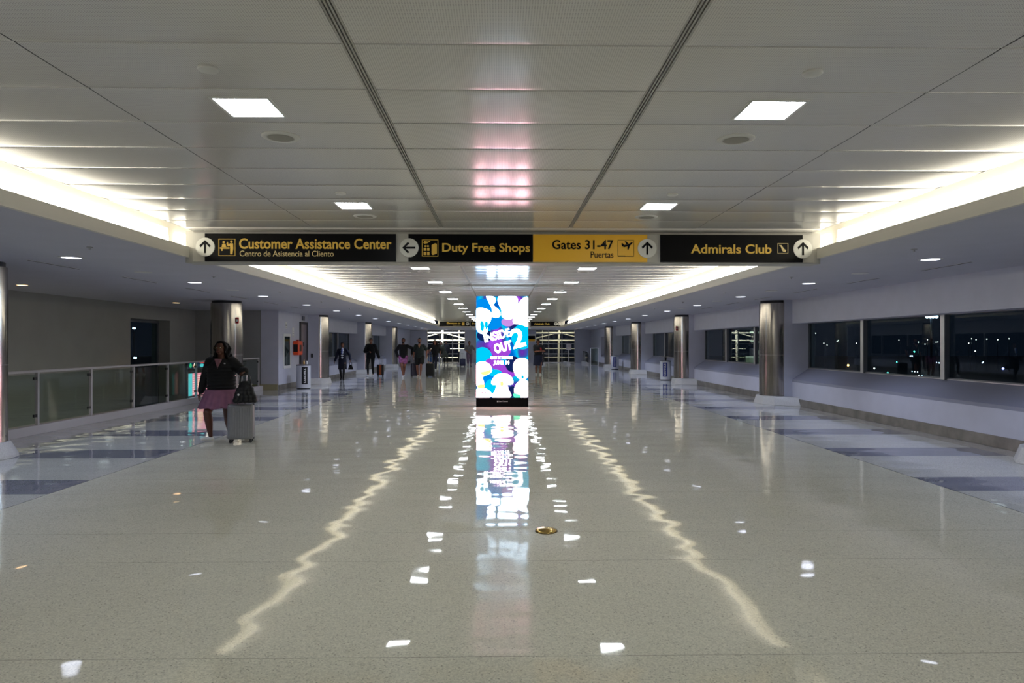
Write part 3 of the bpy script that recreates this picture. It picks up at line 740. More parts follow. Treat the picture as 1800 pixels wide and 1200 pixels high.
mb.build('screen', [emat('disp_pink', (.95, .30, .42), 1.7), emat('disp_cyan', (.10, .65, .75), 1.6), emat('disp_dark', (.01, .05, .12), .5), emat('disp_peach', (1, .5, .35), 2.0), emat('disp_green', (.05, .8, .35), 1.0), emat('disp_white', (1, .8, .75), 2.2), emat('disp_red', (.7, .05, .05), 1)], t, fix=False)

# ================================================================== LEFT WALL FITTINGS
t = thing('fire_hose_cabinet', 'white framed glazed fire extinguisher cabinet on the left wall', 'fire cabinet', (WL, 24.6, .72))
fr = MB().box(0, .03, -.42, .42, 0, .10).box(0, .03, -.42, .42, 1.14, 1.24).box(0, .03, -.42, -.32, .1, 1.14).box(0, .03, .32, .42, .1, 1.14); fr.build('frame', M['white'], t, bevel=.004)
MB().box(.001, .006, -.32, .32, .1, 1.14).build('back_panel', M['alu_dark'], t); MB().box(.022, .026, -.32, .32, .1, 1.14).build('pane', M['cab_glass'], t)
o = MB().lathe([(.01, .12), (.075, .14), (.08, .2), (.08, .52), (.05, .60), (.02, .64), (.02, .70)], n=20, cx=.012, cy=0).build('extinguisher', M['white'], t, smooth=True); o.scale = (.14, 1, 1)
t = thing('defibrillator_cabinet', 'bright orange box fixed to the left wall beside elevator', 'wall box', (WL, 25.62, 1.18))
MB().box(0, .20, -.28, .28, 0, .52).build('box', M['orange_box'], t, bevel=.03, bseg=3); MB().box(.06, .14, -.06, .06, .52, .57).build('alarm_light', M['red'], t, bevel=.015)
MB().box(.02, .18, -.285, -.28, .12, .40).build('label_plate', M['black'], t); MB().box(.2, .204, -.12, .12, .14, .38).build('window_plate', M['black'], t)
for (y, z, h, l) in ((25.35, 1.85, .35, 'small white notice on left wall above orange box'), (24.55, 2.15, .22, 'small white notice on left wall above glazed cabinet')):
    t = thing('notice', l, 'notice', (WL + .0, y, z)); MB().box(0, .006, -.10, .10, 0, h).build('sheet', M['white'], t)
    for k in range(3): MB().box(.006, .008, -.07, .07, .03 + h * k / 4, .05 + h * k / 4).build('printed_line', M['alu_dark'], t)
t = struct(empty('door_1', (WL, 26.2, 0)))
MB().box(.0, .05, -.05, .05, 0, 2.42).box(.0, .05, .85, .93, 0, 2.42).box(0, .05, -.05, .93, 2.35, 2.44).build('door_frame', M['dark_metal'], t)
MB().box(.0, .03, .05, .85, .02, 2.35).build('door_leaf', M['door_steel'], t); MB().box(.03, .036, .33, .45, 1.5, 1.66).build('notice_plate', M['black'], t)
t = thing('door_sign', 'small grey sign above the elevator door on left', 'sign', (WL, 26.6, 2.50)); MB().box(0, .05, -.12, .12, 0, .16).build('plate', M['alu_dark'], t)
for (y, z, l) in ((27.36 - .002, 1.05, 'small dark card reader on pilaster beside the elevator'),):
    t = thing('card_reader', l, 'card reader', (WL + .15, y, z)); MB().box(-.035, .035, -.03, 0, 0, .16).build('housing', M['black'], t, bevel=.005)

def litter_bin(loc, label, lab_mat, rot, words_, r=.25, square=False):
    t = thing('litter_bin', label, 'bin', loc, rot, 'white concourse bins')
    if square: MB().box(-r, r, -r, r, .03, .82).build('body', M['bin_white'], t, bevel=.03)
    else: smooth_angle(MB().lathe([(r, .03), (r, .82), (r - .01, .83)], n=40).build('body', M['bin_white'], t))
    smooth_angle(MB().lathe([(r - .02, 0), (r - .02, .03)], n=32).build('foot_ring', M['black'], t))
    smooth_angle(MB().lathe([(r + .008, .82), (r + .008, .85), (r - .06, .865), (.1, .86)], n=40).build('lid', M['alu_dark'], t))
    n = 8; a0, a1 = -.42, .42; mb = MB(); rr = r + .003 if not square else r + .003
    if square: mb.box(-.10, .10, -rr, -rr + .002, .16, .78)
    else:
        for i in range(n):
            b0, b1 = a0 + (a1 - a0) * i / n, a0 + (a1 - a0) * (i + 1) / n
            mb.quad((rr * math.sin(b0), -rr * math.cos(b0), .16), (rr * math.sin(b1), -rr * math.cos(b1), .16), (rr * math.sin(b1), -rr * math.cos(b1), .78), (rr * math.sin(b0), -rr * math.cos(b0), .78))
    lp = mb.build('label_panel', lab_mat, t)
    text(words_, (-.26, .26, -.035, .035), -rr - .004, M['white'], lp, bold=.03)
    o = [c for c in C.objects if c.parent == lp][0]
    R_ = Matrix.Rotation(-PI / 2, 4, 'Y')
    for v in o.data.vertices: v.co = R_ @ v.co
    o.location = (0, 0, .47)
    return t
litter_bin((-7.08, 24.65, 0), 'white round litter bin with black panel before the orange box', M['black'], .45, 'LANDFILL')
t = thing('bottle', 'small amber bottle standing on the left bin', 'bottle', (-7.05, 24.6, .8655)); smooth_angle(MB().lathe([(.03, 0), (.032, .01), (.032, .10), (.012, .14), (.012, .18)], n=16).build('glass_body', mat('amber_bottle', (.5, .3, .08), .2), t))
t = thing('bottle', 'small white bottle standing on the left bin', 'bottle', (-6.97, 24.68, .8655)); smooth_angle(MB().lathe([(.028, 0), (.03, .01), (.03, .09), (.012, .11), (.012, .13)], n=16).build('plastic_body', M['white'], t))
litter_bin((7.28, 30.0, 0), 'white bin with blue panel beyond second right column', M['blue_label'], -.35, 'RECYCLE', .24)
t = thing('paper_cup', 'dark cup standing on the bin beyond second right column', 'cup', (7.28, 30.0, .8605)); MB().lathe([(.03, 0), (.045, .15)], n=16).build('cup_body', M['black'], t)
litter_bin((7.15, 42.6, 0), 'white bin with blue panel beyond third right column', M['blue_label'], -.2, 'RECYCLE', .24)
# far end fittings
t = thing('sign_stand', 'white square sign on a thin floor post at far right', 'sign', (5.2, 52, 0))
smooth_angle(MB().lathe([(.2, 0), (.2, .02), (.03, .03)], n=24).build('base', M['alu'], t)); MB().box(-.03, .03, -.03, .03, .02, 1.15).build('post', M['alu'], t)
b = MB().box(-.19, .19, -.02, .02, 1.12, 1.62).build('board', mat('board', (.35, .38, .48), .4), t)
for k in range(4): MB().box(-.13, .13, -.024, -.02, 1.2 + .1 * k, 1.225 + .1 * k).build('printed_line', M['white'], b)
t = thing('gate_sign', 'white, black and yellow wall sign at the far end', 'sign', (X_at(934.5, Y1 - .1), Y1, 0))
MB().box(-.34, .34, -.05, 0, 1.78, 2.42).build('board', M['white'], t); MB().box(-.33, .30, -.06, -.05, 1.98, 2.28).build('black_band', M['sign_black'], t); MB().box(-.33, .30, -.06, -.05, 1.80, 1.98).build('yellow_band', M['sign_yellow'], t)
def escalator(px, Y, label, s=1):
    X = X_at(px, Y); t = thing('escalator_balustrade', label, 'escalator', (X, Y, 0))
    pts = [(0, 3.2, .95)] + [(0, 1.0, .95)] + [(0, .55 - .42 * math.sin(a), .53 + .42 * math.cos(a)) for a in [i * PI / 8 for i in range(9)]] + [(0, 1.0, .11)]
    MB().tube(pts, .045, 8).build('handrail', M['rubber'], t, smooth=True)
    MB().prism([(a[1], a[2]) for a in pts] + [(3.2, .11)], -.01, .01, plane='YZ').build('side_panel', M['rail_glass'], t)
    MB().box(-.14, .14, .2, 3.2, 0, .16).build('skirt', M['alu'], t)
for px, l in ((806, 'curved black escalator handrail end left of the totem, far end'), (956, 'curved black escalator handrail end behind right walker, far end'), (1000, 'curved escalator handrail end beneath the far sign stand'), (1034, 'curved escalator handrail end beside far glass barrier')): escalator(px, 52.6, l)
t = thing('glass_barrier', 'tall white framed glass barrier at the far right', 'barrier', (X_at(1045, 50), 50, 0))
MB().box(-.3, -.25, 0, .05, 0, 1.3).box(.25, .3, 0, .05, 0, 1.3).box(-.3, .3, 0, .05, 1.26, 1.3).build('frame', M['white'], t); MB().box(-.25, .25, .02, .03, .05, 1.26).build('pane', M['rail_glass'], t)
t = thing('info_counter', 'pale boxy counter at the far end left of the totem', 'counter', (X_at(815, 50.5), 50.6, 0))
MB().box(-.28, .24, 0, .5, 0, 1.2).build('body', M['panel_grey'], t, bevel=.01); MB().box(-.30, .26, -.02, .52, 1.2, 1.24).build('top', M['white'], t)

# ================================================================== OUTSIDE
struct(MB().box(9, 420, -120, 420, -6.2, -6.0).box(-300, 9, 59, 420, -6.2, -6.0).build('floor_apron', M['apron']))
AL = [emat('al_white', (1, .95, .85), 14, False), emat('al_orange', (1, .45, .12), 16, False), emat('al_cyan', (.1, .95, .75), 12, False), emat('al_blue', (.35, .35, 1), 12, False), emat('al_cold', (.6, .75, 1), 30, False)]
APR = [(225,525,0),(245,515,0),(253,520,0),(265,460,0),(310,515,0),(328,525,0),(390,500,0),(384,504,0),(445,640,1,3),(490,515,0),(590,655,0,2),(665,683,2,3),(715,620,2,1.4),(727,498,0),(812,562,2,2),(835,510,0),(872,520,0),(885,495,0),(905,562,0,2),(933,510,0),(942,509,0),(975,562,0,2),(790,587,4,1.6),(800,587,4,1.6),(935,622,4),(950,624,4),(965,626,4),(990,628,4,1.6),(800,670,4),(815,672,4),(830,674,4),(838,692,4),(855,695,4),(872,697,4),(1115,515,0),(1130,490,0),(1155,495,0),(1150,558,0,1.5),(1215,492,0),(1275,495,0),(1338,490,0),(1305,658,3,3),(1195,620,4,1),(1190,623,4)]
base = {}
for e in APR:
    px = 1350 + e[0] / 3.158; py = 440 + e[1] / 3.158; r = (e[3] if len(e) > 3 else 1.1)
    zc = 7.4 * F / (py - HOR) if py > 625 else 190
    xc = (px - 900) / F * zc; X = xc * math.cos(YAW) + zc * math.sin(YAW); Y = zc * math.cos(YAW) - xc * math.sin(YAW); Z = EYE + (HOR - py) * zc / F
    k = e[2]
    if k not in base:
        me = MB().ball((0, 0, 0), 1, 8).mesh('lamp', AL[k]); base[k] = me
    q = r * zc / F * .58; Z = max(Z, -6 + q + .05)
    o = empty('airfield_light', (X, Y, -6)); b_ = bpy.data.objects.new('lamp', base[k]); C.objects.link(b_); b_.parent = o; b_.location = (0, 0, Z + 6); b_.scale = (q, q, q)
    MB().tube([(0, 0, 0), (0, 0, Z + 6 - q * .9)], .06, 6).build('pole', M['alu_dark'], o)
    tag(o, ('small warm white', 'orange', 'green', 'blue', 'cold white')[k] + ' light glowing in the dark outside the right windows', 'airfield light', 'airfield lights in the night')
t = thing('floodlight_mast', 'bright blue-white floodlight cluster outside the right windows', 'floodlight', (X_at(1637, 140), 140, -6))
zf = Z_at(556, X_at(1637, 140), 140) + 6
MB().box(-.15, .15, -.15, .15, 0, zf).build('mast', M['alu_dark'], t)
for k in range(4): MB().ball((-1.0 + .65 * k, -.2, zf), (.38, .2, .38), 10).build('lamp', AL[4], t)
for k, (px, y0, y1) in enumerate(((237, 624, 630), (235, 576, 578))):
    Y = 60 + 3 * k; X = X_at(px, Y); Z = Z_at(y1, X, Y) + 6; o = empty('airfield_light', (X, Y, -6)); MB().box(-.10, .10, 0, .1, Z, Z + .12).build('lamp', AL[4], o); MB().box(-.05, .05, 0, .1, 0, Z).build('pole', M['alu_dark'], o)
    tag(o, 'cold white light glowing in the dark outside the left opening', 'airfield light', 'airfield lights outside the left opening')
# lit steelwork of the neighbouring building, outside the far glazing
def steelwork(name, label, x0, x1, y, z0, z1, both=True):
    t = thing(name, label, 'steel truss', (x0, y, z0)); L = x1 - x0; H = z1 - z0
    def beam(nm, a, b, r): MB().tube([(a[0], 0, a[1]), (b[0], 0, b[1])], r, 8).build(nm, M['truss'], t)
    q = lambda z: z - z0
    beam('chord', (0, q(2.60)), (L, q(2.60)), .065); beam('chord', (0, q(1.90)), (L, q(1.90)), .065); beam('chord', (0, q(1.15)), (L, q(1.15)), .035); beam('chord', (0, q(.35)), (L, q(.35)), .035)
    beam('post', (L * .47, 0), (L * .49, H), .10); beam('diagonal', (L * .45, q(2.58)), (0, q(2.02)), .05); beam('diagonal', (L * .51, q(2.58)), (L, q(1.95)), .05)
    beam('post', (L * .18, 0), (L * .18, H), .025); beam('post', (L * .8, 0), (L * .8, H), .03)
    return t
steelwork('steel_truss', 'white floodlit steel truss outside the far left glazing', -7.6, -2.8, 62, -1.2, 4.2)
steelwork('steel_truss', 'white floodlit steel truss outside the far right glazing', 2.9, 7.9, 62, -1.2, 4.2)
def lamp(name, loc, size, power, col, rot=(0, 0, 0), sy=None):
    d = bpy.data.lights.new(name, 'AREA'); d.energy = power; d.color = col; d.size = size; d.shape = 'SQUARE'
    if sy: d.shape = 'RECTANGLE'; d.size_y = sy
    o = bpy.data.objects.new(name, d); C.objects.link(o); o.location = loc; o.rotation_euler = rot; return o
lamp('outdoor_fill', (-5, 60.3, 4.2), .8, 900, (1, .97, .85), (math.radians(30), 0, 0)); lamp('outdoor_fill', (5.4, 60.3, 4.2), .8, 130, (1, .93, .7), (math.radians(30), 0, 0))  # unseen lights added to brighten the steelwork outside
# glazed walkway outside the second right bay
t = thing('glazed_walkway', 'lit glazed walkway with steel frame outside second right window', 'walkway', (13.2, 36, 0))
MB().box(-.2, 2.2, 0, .2, -6, .85).build('parapet', mat('walk', (.30, .34, .26), .6), t); MB().box(-.2, 2.2, 0, .1, .85, .95).build('rail', M['truss'], t)
for a, b, r in (((0, 2.2), (1.2, 2.2), .05), ((0, 1.75), (1.1, 1.6), .05), ((1.3, 2.4), (.4, 1.0), .06), ((1.2, .9), (1.2, 2.6), .04)): MB().tube([(a[0], 0, a[1]), (b[0], 0, b[1])], r, 8).build('brace', M['truss'], t)
MB().box(1.35, 2.2, .3, .5, .9, 3).build('lit_panel', mat('walk_panel', (.36, .38, .28), .6), t)
lamp('outdoor_fill', (13.8, 34.4, 2.9), .5, 60, (.95, 1, .8), (math.radians(45), 0, 0))  # unseen light added to brighten the walkway frame
lamp('void_fill', (-9.2, 12, -.6), 1.0, 190, (1, .97, .82), (0, math.radians(-50), 0), 14)  # unseen light added to brighten the void wall behind the railing glass
#PEOPLE
# ================================================================== PEOPLE
def ik(a, b, la, lb, pole):
    a, b, pole = Vector(a), Vector(b), Vector(pole); d = b - a; L = d.length
    if L > (la + lb) * .998: b = a + d.normalized() * (la + lb) * .998; d = b - a; L = d.length
    x = (la * la - lb * lb + L * L) / (2 * L); h = math.sqrt(max(la * la - x * x, 0)); u = d.normalized()
    p = pole - u * pole.dot(u); p = p.normalized() if p.length > 1e-6 else u.orthogonal().normalized()
    return a + u * x + p * h, b
def hand(mb, wrist, d, palm_n, side, curl=.5, s=1.0):
    """palm, four unequal bent fingers and a thumb off the side of the palm"""
    d = Vector(d).normalized(); n = Vector(palm_n); n = (n - d * n.dot(d)).normalized(); w_ = d.cross(n).normalized() * side
    W = Vector(wrist)
    for t in (-.028, -.010, .010, .028): mb.chain([(W + d * .01 * s + w_ * t * .6 * s, .014 * s), (W + d * .085 * s + w_ * t * s, .0125 * s)], 8)
    for i, (t, L) in enumerate(((-.030, .066), (-.010, .078), (.010, .073), (.030, .058))):
        p = W + d * .088 * s + w_ * t * s; pts = [(p, .0095 * s)]; ang = 0
        for k, f in enumerate((.45, .31, .24)):
            ang += curl * (.55, .8, .6)[k]; v = d * math.cos(ang) + n * math.sin(ang); p = p + v * L * f * s; pts.append((p, (.009, .0082, .0074)[k] * s))
        mb.chain(pts, 8)
    p = W + d * .025 * s - w_ * .028 * s; q = p + (d * .62 - w_ * .6 + n * .35).normalized() * .045 * s; r_ = q + (d * .85 - w_ * .1 + n * .55).normalized() * .032 * s
    mb.chain([(p, .0125 * s), (q, .0105 * s), (r_, .0085 * s)], 8)
def person(label, loc, rz=0, H=1.75, skin='8d5a3c', hair='14100e', hair_style='short', build=1.0, hands=None, feet=None, head=(0, 0), head_tilt=0, top=None, bottom=None, shoes='d8d8d6', beard=False, elbows=(None, None), chest_x=0, lean=0, vs=.008, curl=(.6, .6), glasses=False, hand_dir=(None, None), tights=None):
    """faces -Y; 'hands' and 'feet' are wrist and heel positions in metres for a 1.75 m body: (person's right = -x, left = +x)"""
    t = thing('person', label, 'person', loc, rz); k = H / 1.75; B = build
    def V(x, y, z): return Vector((x * k, y * k, z * k))
    F_ = feet or [(-.10, -.14, 0), (.10, .16, 0)]
    Hd = hands or [(-.30, 0, .82), (.30, 0, .82)]
    hipz = .93; dl = lean
    drop = 0
    for f in F_:
        L = math.hypot(math.hypot(f[0] - .09, f[1]) * 0 + f[1], hipz - .09 - f[2])
        drop = max(drop, L - .835)
    hipz -= max(0, drop)
    dz = hipz - .93
    pel = V(0, 0, hipz); che = V(chest_x, dl * .6, 1.26 + dz); nek = V(chest_x, dl, 1.485 + dz); hc = V(chest_x, dl - .015, 1.625 + dz)
    mb = MB()
    # trunk
    mb.ball(pel + V(0, 0, .02), (.165 * k * B, .115 * k * B, .13 * k), 20); mb.ball((pel + che) / 2, (.140 * k * B, .105 * k * B, .19 * k), 20)
    mb.ball(che + V(0, 0, .03), (.165 * k * (.5 + .5 * B), .110 * k * B, .17 * k), 20); mb.chain([(che + V(-.13, .01, .14), .058 * k), (che + V(.13, .01, .14), .058 * k)], 12)
    mb.chain([(nek - V(0, -.01, .05), .062 * k), (nek + V(0, -.005, .05), .052 * k)], 12)
    # head
    Rh = Euler((math.radians(head[1]), math.radians(head_tilt), math.radians(head[0]))).to_matrix()
    def HP(x, y, z): return hc + Rh @ V(x, y, z)
    hb = lambda c, r, n=16: mb.ball(HP(*c), tuple(v * k for v in r), n, rot=Rh)
    hb((0, .012, .035), (.076, .092, .088)); hb((0, -.020, -.03), (.062, .070, .078)); hb((0, -.052, -.085), (.033, .030, .026)); hb((-.038, -.035, -.045), (.028, .035, .035)); hb((.038, -.035, -.045), (.028, .035, .035))
    hb((0, -.098, -.025), (.014, .018, .016), 10); mb.chain([(HP(0, -.083, .012), .008 * k), (HP(0, -.100, -.022), .012 * k)], 8)
    mb.chain([(HP(-.035, -.076, .022), .010 * k), (HP(.035, -.076, .022), .010 * k)], 8)
    hb((0, -.085, -.062), (.022, .012, .010), 10)
    for s_ in (-1, 1): hb((s_ * .077, .012, -.01), (.010, .018, .030), 10)
    mb.chain([(HP(0, .01, -.06), .052 * k), (nek + V(0, 0, .0), .056 * k)], 12)
    # arms
    A = []
    for i, s_ in enumerate((-1, 1)):
        sh = che + V(s_ * (.165 + .02 * (B - 1)), .012, .135); tgt = V(Hd[i][0], Hd[i][1], Hd[i][2])
        po = elbows[i] or (s_ * .5, .8, -.1)
        el, wr = ik(sh, tgt, .285 * k, .255 * k, po); A.append((sh, el, wr))
        b_ = .5 + .5 * B
        mb.chain([(sh, .058 * k * b_), (sh.lerp(el, .5), .049 * k * b_), (el, .040 * k * b_)], 12)
        mb.chain([(el, .040 * k * b_), (el.lerp(wr, .35), .040 * k * b_), (wr, .026 * k)], 12)
        d = Vector(hand_dir[i]) if hand_dir[i] else (wr - el).normalized()
        pn = Vector((-s_, -.15, 0)) if abs(d.z) > .5 else Vector((0, 0, -1))
        hand(mb, wr, d, pn, s_ if abs(d.z) > .5 else s_, curl[i], k)
    # legs
    Lg = []
    for i, s_ in enumerate((-1, 1)):
        hp = pel + V(s_ * .09 * (.6 + .4 * B), 0, -.02); f = F_[i]; an = V(f[0], f[1] - .0, f[2] + .085)
        kn, an = ik(hp, an, .435 * k, .42 * k, (s_ * .08, -1, 0)); toe = f[3] if len(f) > 3 else s_ * .15
        Lg.append((hp, kn, an, toe, f))
        b_ = .4 + .6 * B
        mb.chain([(hp, .086 * k * b_), (hp.lerp(kn, .45), .074 * k * b_), (kn, .052 * k * b_)], 14)
        mb.chain([(kn, .052 * k * b_), (kn.lerp(an, .3) + V(0, .012, 0), .055 * k * b_), (kn.lerp(an, .7), .040 * k * b_), (an, .033 * k)], 14)
        td = Vector((math.sin(toe), -math.cos(toe), 0)); pit = f[4] if len(f) > 4 else 0
        td = (td * math.cos(pit) + Vector((0, 0, 1)) * math.sin(pit)).normalized()
        mb.chain([(an, .032 * k), (an - V(0, 0, .045), .034 * k), (an - V(0, 0, .055) + td * .13 * k, .026 * k)], 10)
        Lg[-1] += (td,)
    skm = mat('skin', skin, .5)
    voxel(mb, 'body', skm, vs, t, 3)
    # eyes, brows, mouth
    dk = mat('eye_dark', (.01, .008, .006), .3); lp = mat('lips', (.22, .045, .04) if not beard else (.18, .06, .05), .4)
    for s_ in (-1, 1):
        e = MB().ball(HP(s_ * .031, -.080, .004), tuple(v * k for v in (.013, .008, .006)), 10, rot=Rh).build('eye', M['white'], t, smooth=True); MB().ball(HP(s_ * .031, -.0865, .004), .0055 * k, 8).build('iris', dk, e)
        MB().chain([(HP(s_ * .014, -.089, .024), .0035 * k), (HP(s_ * .032, -.087, .029), .004 * k), (HP(s_ * .048, -.074, .022), .003 * k)], 6).build('eyebrow', dk, t)
    MB().chain([(HP(-.020, -.091, -.060), .0045 * k), (HP(0, -.096, -.0585), .006 * k), (HP(.020, -.091, -.060), .0045 * k)], 8).build('mouth', lp, t, smooth=True)
    # hair
    hm = mat('hair', hair, .55, spec=.15, bump=.003, bump_scale=90); hbm = MB()
    h2 = lambda c, r, n=14: hbm.ball(HP(*c), tuple(v * k for v in r), n, rot=Rh)
    if hair_style != 'none':
        h2((0, .030, .052), (.083, .086, .084)); h2((0, -.028, .098), (.062, .045, .030)); h2((0, .062, .0), (.070, .052, .075))
        for s_ in (-1, 1): h2((s_ * .070, .020, .035), (.016, .045, .045))
        if hair_style == 'tied': h2((0, .115, .03), (.04, .035, .04))
        if hair_style in ('long', 'wavy'):
            L = .30 if hair_style == 'wavy' else .26; n_ = 7
            for s_ in (-1, 1):
                for q in range(5):
                    a = q / 4; x = s_ * (.078 + .018 * a); y = -.02 + .09 * a; wv = .016 if hair_style == 'wavy' else .004
                    pts = [(HP(x * .8, y, .075), .022 * k)]
                    for j in range(1, n_):
                        u = j / (n_ - 1); p = HP(x, y, .06) + V(s_ * (.035 * u + wv * math.sin(j * 1.9 + q)), .03 * u + wv * math.cos(j * 2.3 + q), -L * u * (1 - .08 * q))
                        pts.append((p, (.026 - .008 * u) * k))
                    hbm.chain(pts, 8)
            for q in range(5):
                x = (q - 2) * .035; pts = [(HP(x, .10, .06), .028 * k)]
                for j in range(1, n_): u = j / (n_ - 1); pts.append((HP(x, .11, .05) + V(.02 * math.sin(j * 2 + q), .02 * u + .01 * math.cos(j + q), -(L + .05) * u), (.032 - .01 * u) * k))
                hbm.chain(pts, 8)
        if hair_style == 'cap':
            pass
        voxel(hbm, 'hair', hm, .007, t, 2)
    if beard:
        b2 = MB(); b2.ball(HP(0, -.058, -.082), tuple(v * k for v in (.044, .036, .034)), 12, rot=Rh)
        for s_ in (-1, 1): b2.chain([(HP(s_ * .03, -.062, -.078), .018 * k), (HP(s_ * .058, -.03, -.045), .017 * k), (HP(s_ * .068, .0, .0), .012 * k)], 8)
        b2.chain([(HP(-.028, -.086, -.048), .007 * k), (HP(0, -.094, -.044), .008 * k), (HP(.028, -.086, -.048), .007 * k)], 8)
        voxel(b2, 'beard', hm, .006, t, 2)
    # top garment
    T = top; tm = mat('top_fabric', T['c'], .85, noise_amt=T.get('pat', .08), noise_scale=T.get('ps', 14)); mb = MB(); g_ = T.get('loose', .014); hem = T.get('hem', .86) + dz
    mb.ball(che + V(0, 0, .03), ((.165 * (.5 + .5 * B) + g_) * k, (.110 * B + g_) * k, .178 * k), 20); mb.ball((pel + che) / 2, ((.148 * B + g_) * k, (.112 * B + g_) * k, .20 * k), 20)
    mb.chain([(che + V(-.14, .01, .135), (.062 + g_ * .5) * k), (che + V(.14, .01, .135), (.062 + g_ * .5) * k)], 12)
    zh = hem * k; wd = (.160 * B + g_ * 1.3) * k; dp = (.118 * B + g_ * 1.3) * k
    ztop = 1.22 * k; nn = 8
    for j in range(nn):
        u = j / (nn - 1); z = zh + .03 * k + (ztop - zh - .03 * k) * u; c = Vector((pel.x + (che.x - pel.x) * u, che.y * u, z)); mb.ball(c, (wd * (1 - .05 * math.sin(u * PI)), dp, .05 * k), 18)
    if not T.get('vneck'): mb.chain([(nek - V(0, -.012, .045), .066 * k), (nek - V(0, -.008, .025), .062 * k)], 12)
    if T.get('hood'): mb.chain([(nek + V(-.07, .05, -.01), .035 * k), (nek + V(0, .085, .0), .045 * k), (nek + V(.07, .05, -.01), .035 * k)], 10); mb.chain([(nek + V(-.06, -.02, -.03), .028 * k), (nek + V(0, -.06, -.05), .024 * k), (nek + V(.06, -.02, -.03), .028 * k)], 10)
    sl = T.get('sleeve', 2.0)
    for (sh, el, wr) in A:
        b_ = .5 + .5 * B; ge = g_ * .9
        if sl <= 1: mb.chain([(sh, (.060 + ge) * k * b_), (sh.lerp(el, sl), (.056 + ge) * k * b_)], 12)
        else:
            e = el.lerp(wr, sl - 1); mb.chain([(sh, (.060 + ge) * k * b_), (sh.lerp(el, .5), (.053 + ge) * k * b_), (el, (.046 + ge) * k * b_), (e, (.036 + ge) * k)], 12)
    tp = voxel(mb, T.get('name', 'sweater'), tm, max(vs, .008), t, 14)
    if T.get('vneck'):
        m_ = MB(); d_ = -(.110 * B + g_) * k
        a_ = nek + V(0, -.062, -.03); pts = [(nek.x - .050 * k, nek.z - .03 * k), (nek.x + .050 * k, nek.z - .03 * k), (nek.x, nek.z - .19 * k)]
        m_.prism(pts, che.y + d_ - .012 * k, che.y + d_ + .06 * k)
        m_.build('shirt_front', mat('shirt_front', T['vneck'], .7), tp, bevel=.004)
    if T.get('front'):   # open jacket: shirt panel and scarf
        m_ = MB(); y_ = che.y - (.110 * B + g_) * k
        for j, (z, w_) in enumerate(((1.44, .05), (1.36, .075), (1.26, .085), (1.15, .085), (1.05, .08))): m_.ball(V(chest_x, 0, z + dz) + Vector((0, y_ + .052 * k, 0)), (w_ * k, .070 * k, .075 * k), 14)
        voxel(m_, 'shirt', mat('shirt', T['front'], .7), .008, t, 3)
        if T.get('scarf'): MB().chain([(V(chest_x, 0, 1.44 + dz) + Vector((0, y_ - .012, 0)), .024), (V(chest_x - .01, 0, 1.36 + dz) + Vector((0, y_ - .02, 0)), .03), (V(chest_x - .015, 0, 1.22 + dz) + Vector((0, y_ - .018, 0)), .022)], 10).build('scarf', mat('scarf', T['scarf'], .6), t, smooth=True)
    # bottoms
    if bottom:
        bmat_ = mat('bottom_fabric', bottom['c'], .85, noise_amt=bottom.get('pat', .08), noise_scale=12); kind = bottom['kind']; mb = MB()
        if kind in ('skirt', 'pencil'):
            z1 = hem * k + .05 * k if kind == 'skirt' else .98 * k + dz * k; z0 = (bottom['hem'] + dz) * k; n = 120; vs_ = []; rows = 9
            for j in range(rows):
                u = j / (rows - 1); z = z1 + (z0 - z1) * u
                fl = bottom.get('flare', .10) * u * k
                for i in range(n):
                    a = 2 * PI * i / n; pl = 1 + (.045 * u * (1 if kind == 'skirt' else .1)) * math.sin(a * 18) + .02 * u * math.sin(a * 5 + 1)
                    vs_.append(((wd * .98 + fl) * pl * math.cos(a), (dp * .98 + fl * bottom.get('deep', .8)) * pl * math.sin(a), z + (.006 * math.sin(a * 9) * u)))
            fs_ = [(j * n + i, j * n + (i + 1) % n, (j + 1) * n + (i + 1) % n, (j + 1) * n + i) for j in range(rows - 1) for i in range(n)]
            mb.add(vs_, fs_); o = mb.build('skirt', bmat_, t, smooth=True); so = o.modifiers.new('s', 'SOLIDIFY'); so.thickness = .006
        else:
            mb.ball(pel + V(0, 0, .02), ((.165 * B + .014) * k, (.115 * B + .016) * k, .13 * k), 20)
            lo = bottom.get('loose', .016); cut = bottom.get('cut', 2.0)
            for (hp, kn, an, toe, f, td) in Lg:
                b_ = .4 + .6 * B
                if cut <= 1: e = hp.lerp(kn, cut); mb.chain([(hp, (.090 + lo) * k * b_), (e, (.080 + lo) * k * b_)], 14)
                else: e = kn.lerp(an, cut - 1); mb.chain([(hp, (.088 + lo) * k * b_), (hp.lerp(kn, .5), (.076 + lo) * k * b_), (kn, (.054 + lo) * k * b_), (kn.lerp(e, .4), (.052 + lo) * k * b_), (e, (.036 + lo) * k)], 14)
            voxel(mb, 'shorts' if cut <= 1 else 'trousers', bmat_, max(vs, .008), t, 3)
    if tights:
        mb = MB()
        for (hp, kn, an, toe, f, td) in Lg:
            b_ = .4 + .6 * B; e = hp.lerp(kn, .5); mb2 = MB(); mb2.chain([(e, .082 * k * b_), (kn, .056 * k * b_)], 14).chain([(kn, .056 * k * b_), (kn.lerp(an, .3) + V(0, .012, 0), .059 * k * b_), (kn.lerp(an, .7), .044 * k * b_), (an, .037 * k)], 14)
            voxel(mb2, 'stocking', mat('stocking', tights, .6), .009, t, 2)
    # shoes
    sm_ = mat('shoe', shoes, .5); so_ = mat('sole', shoes if shoes < '3' else 'c8c8c8', .6)
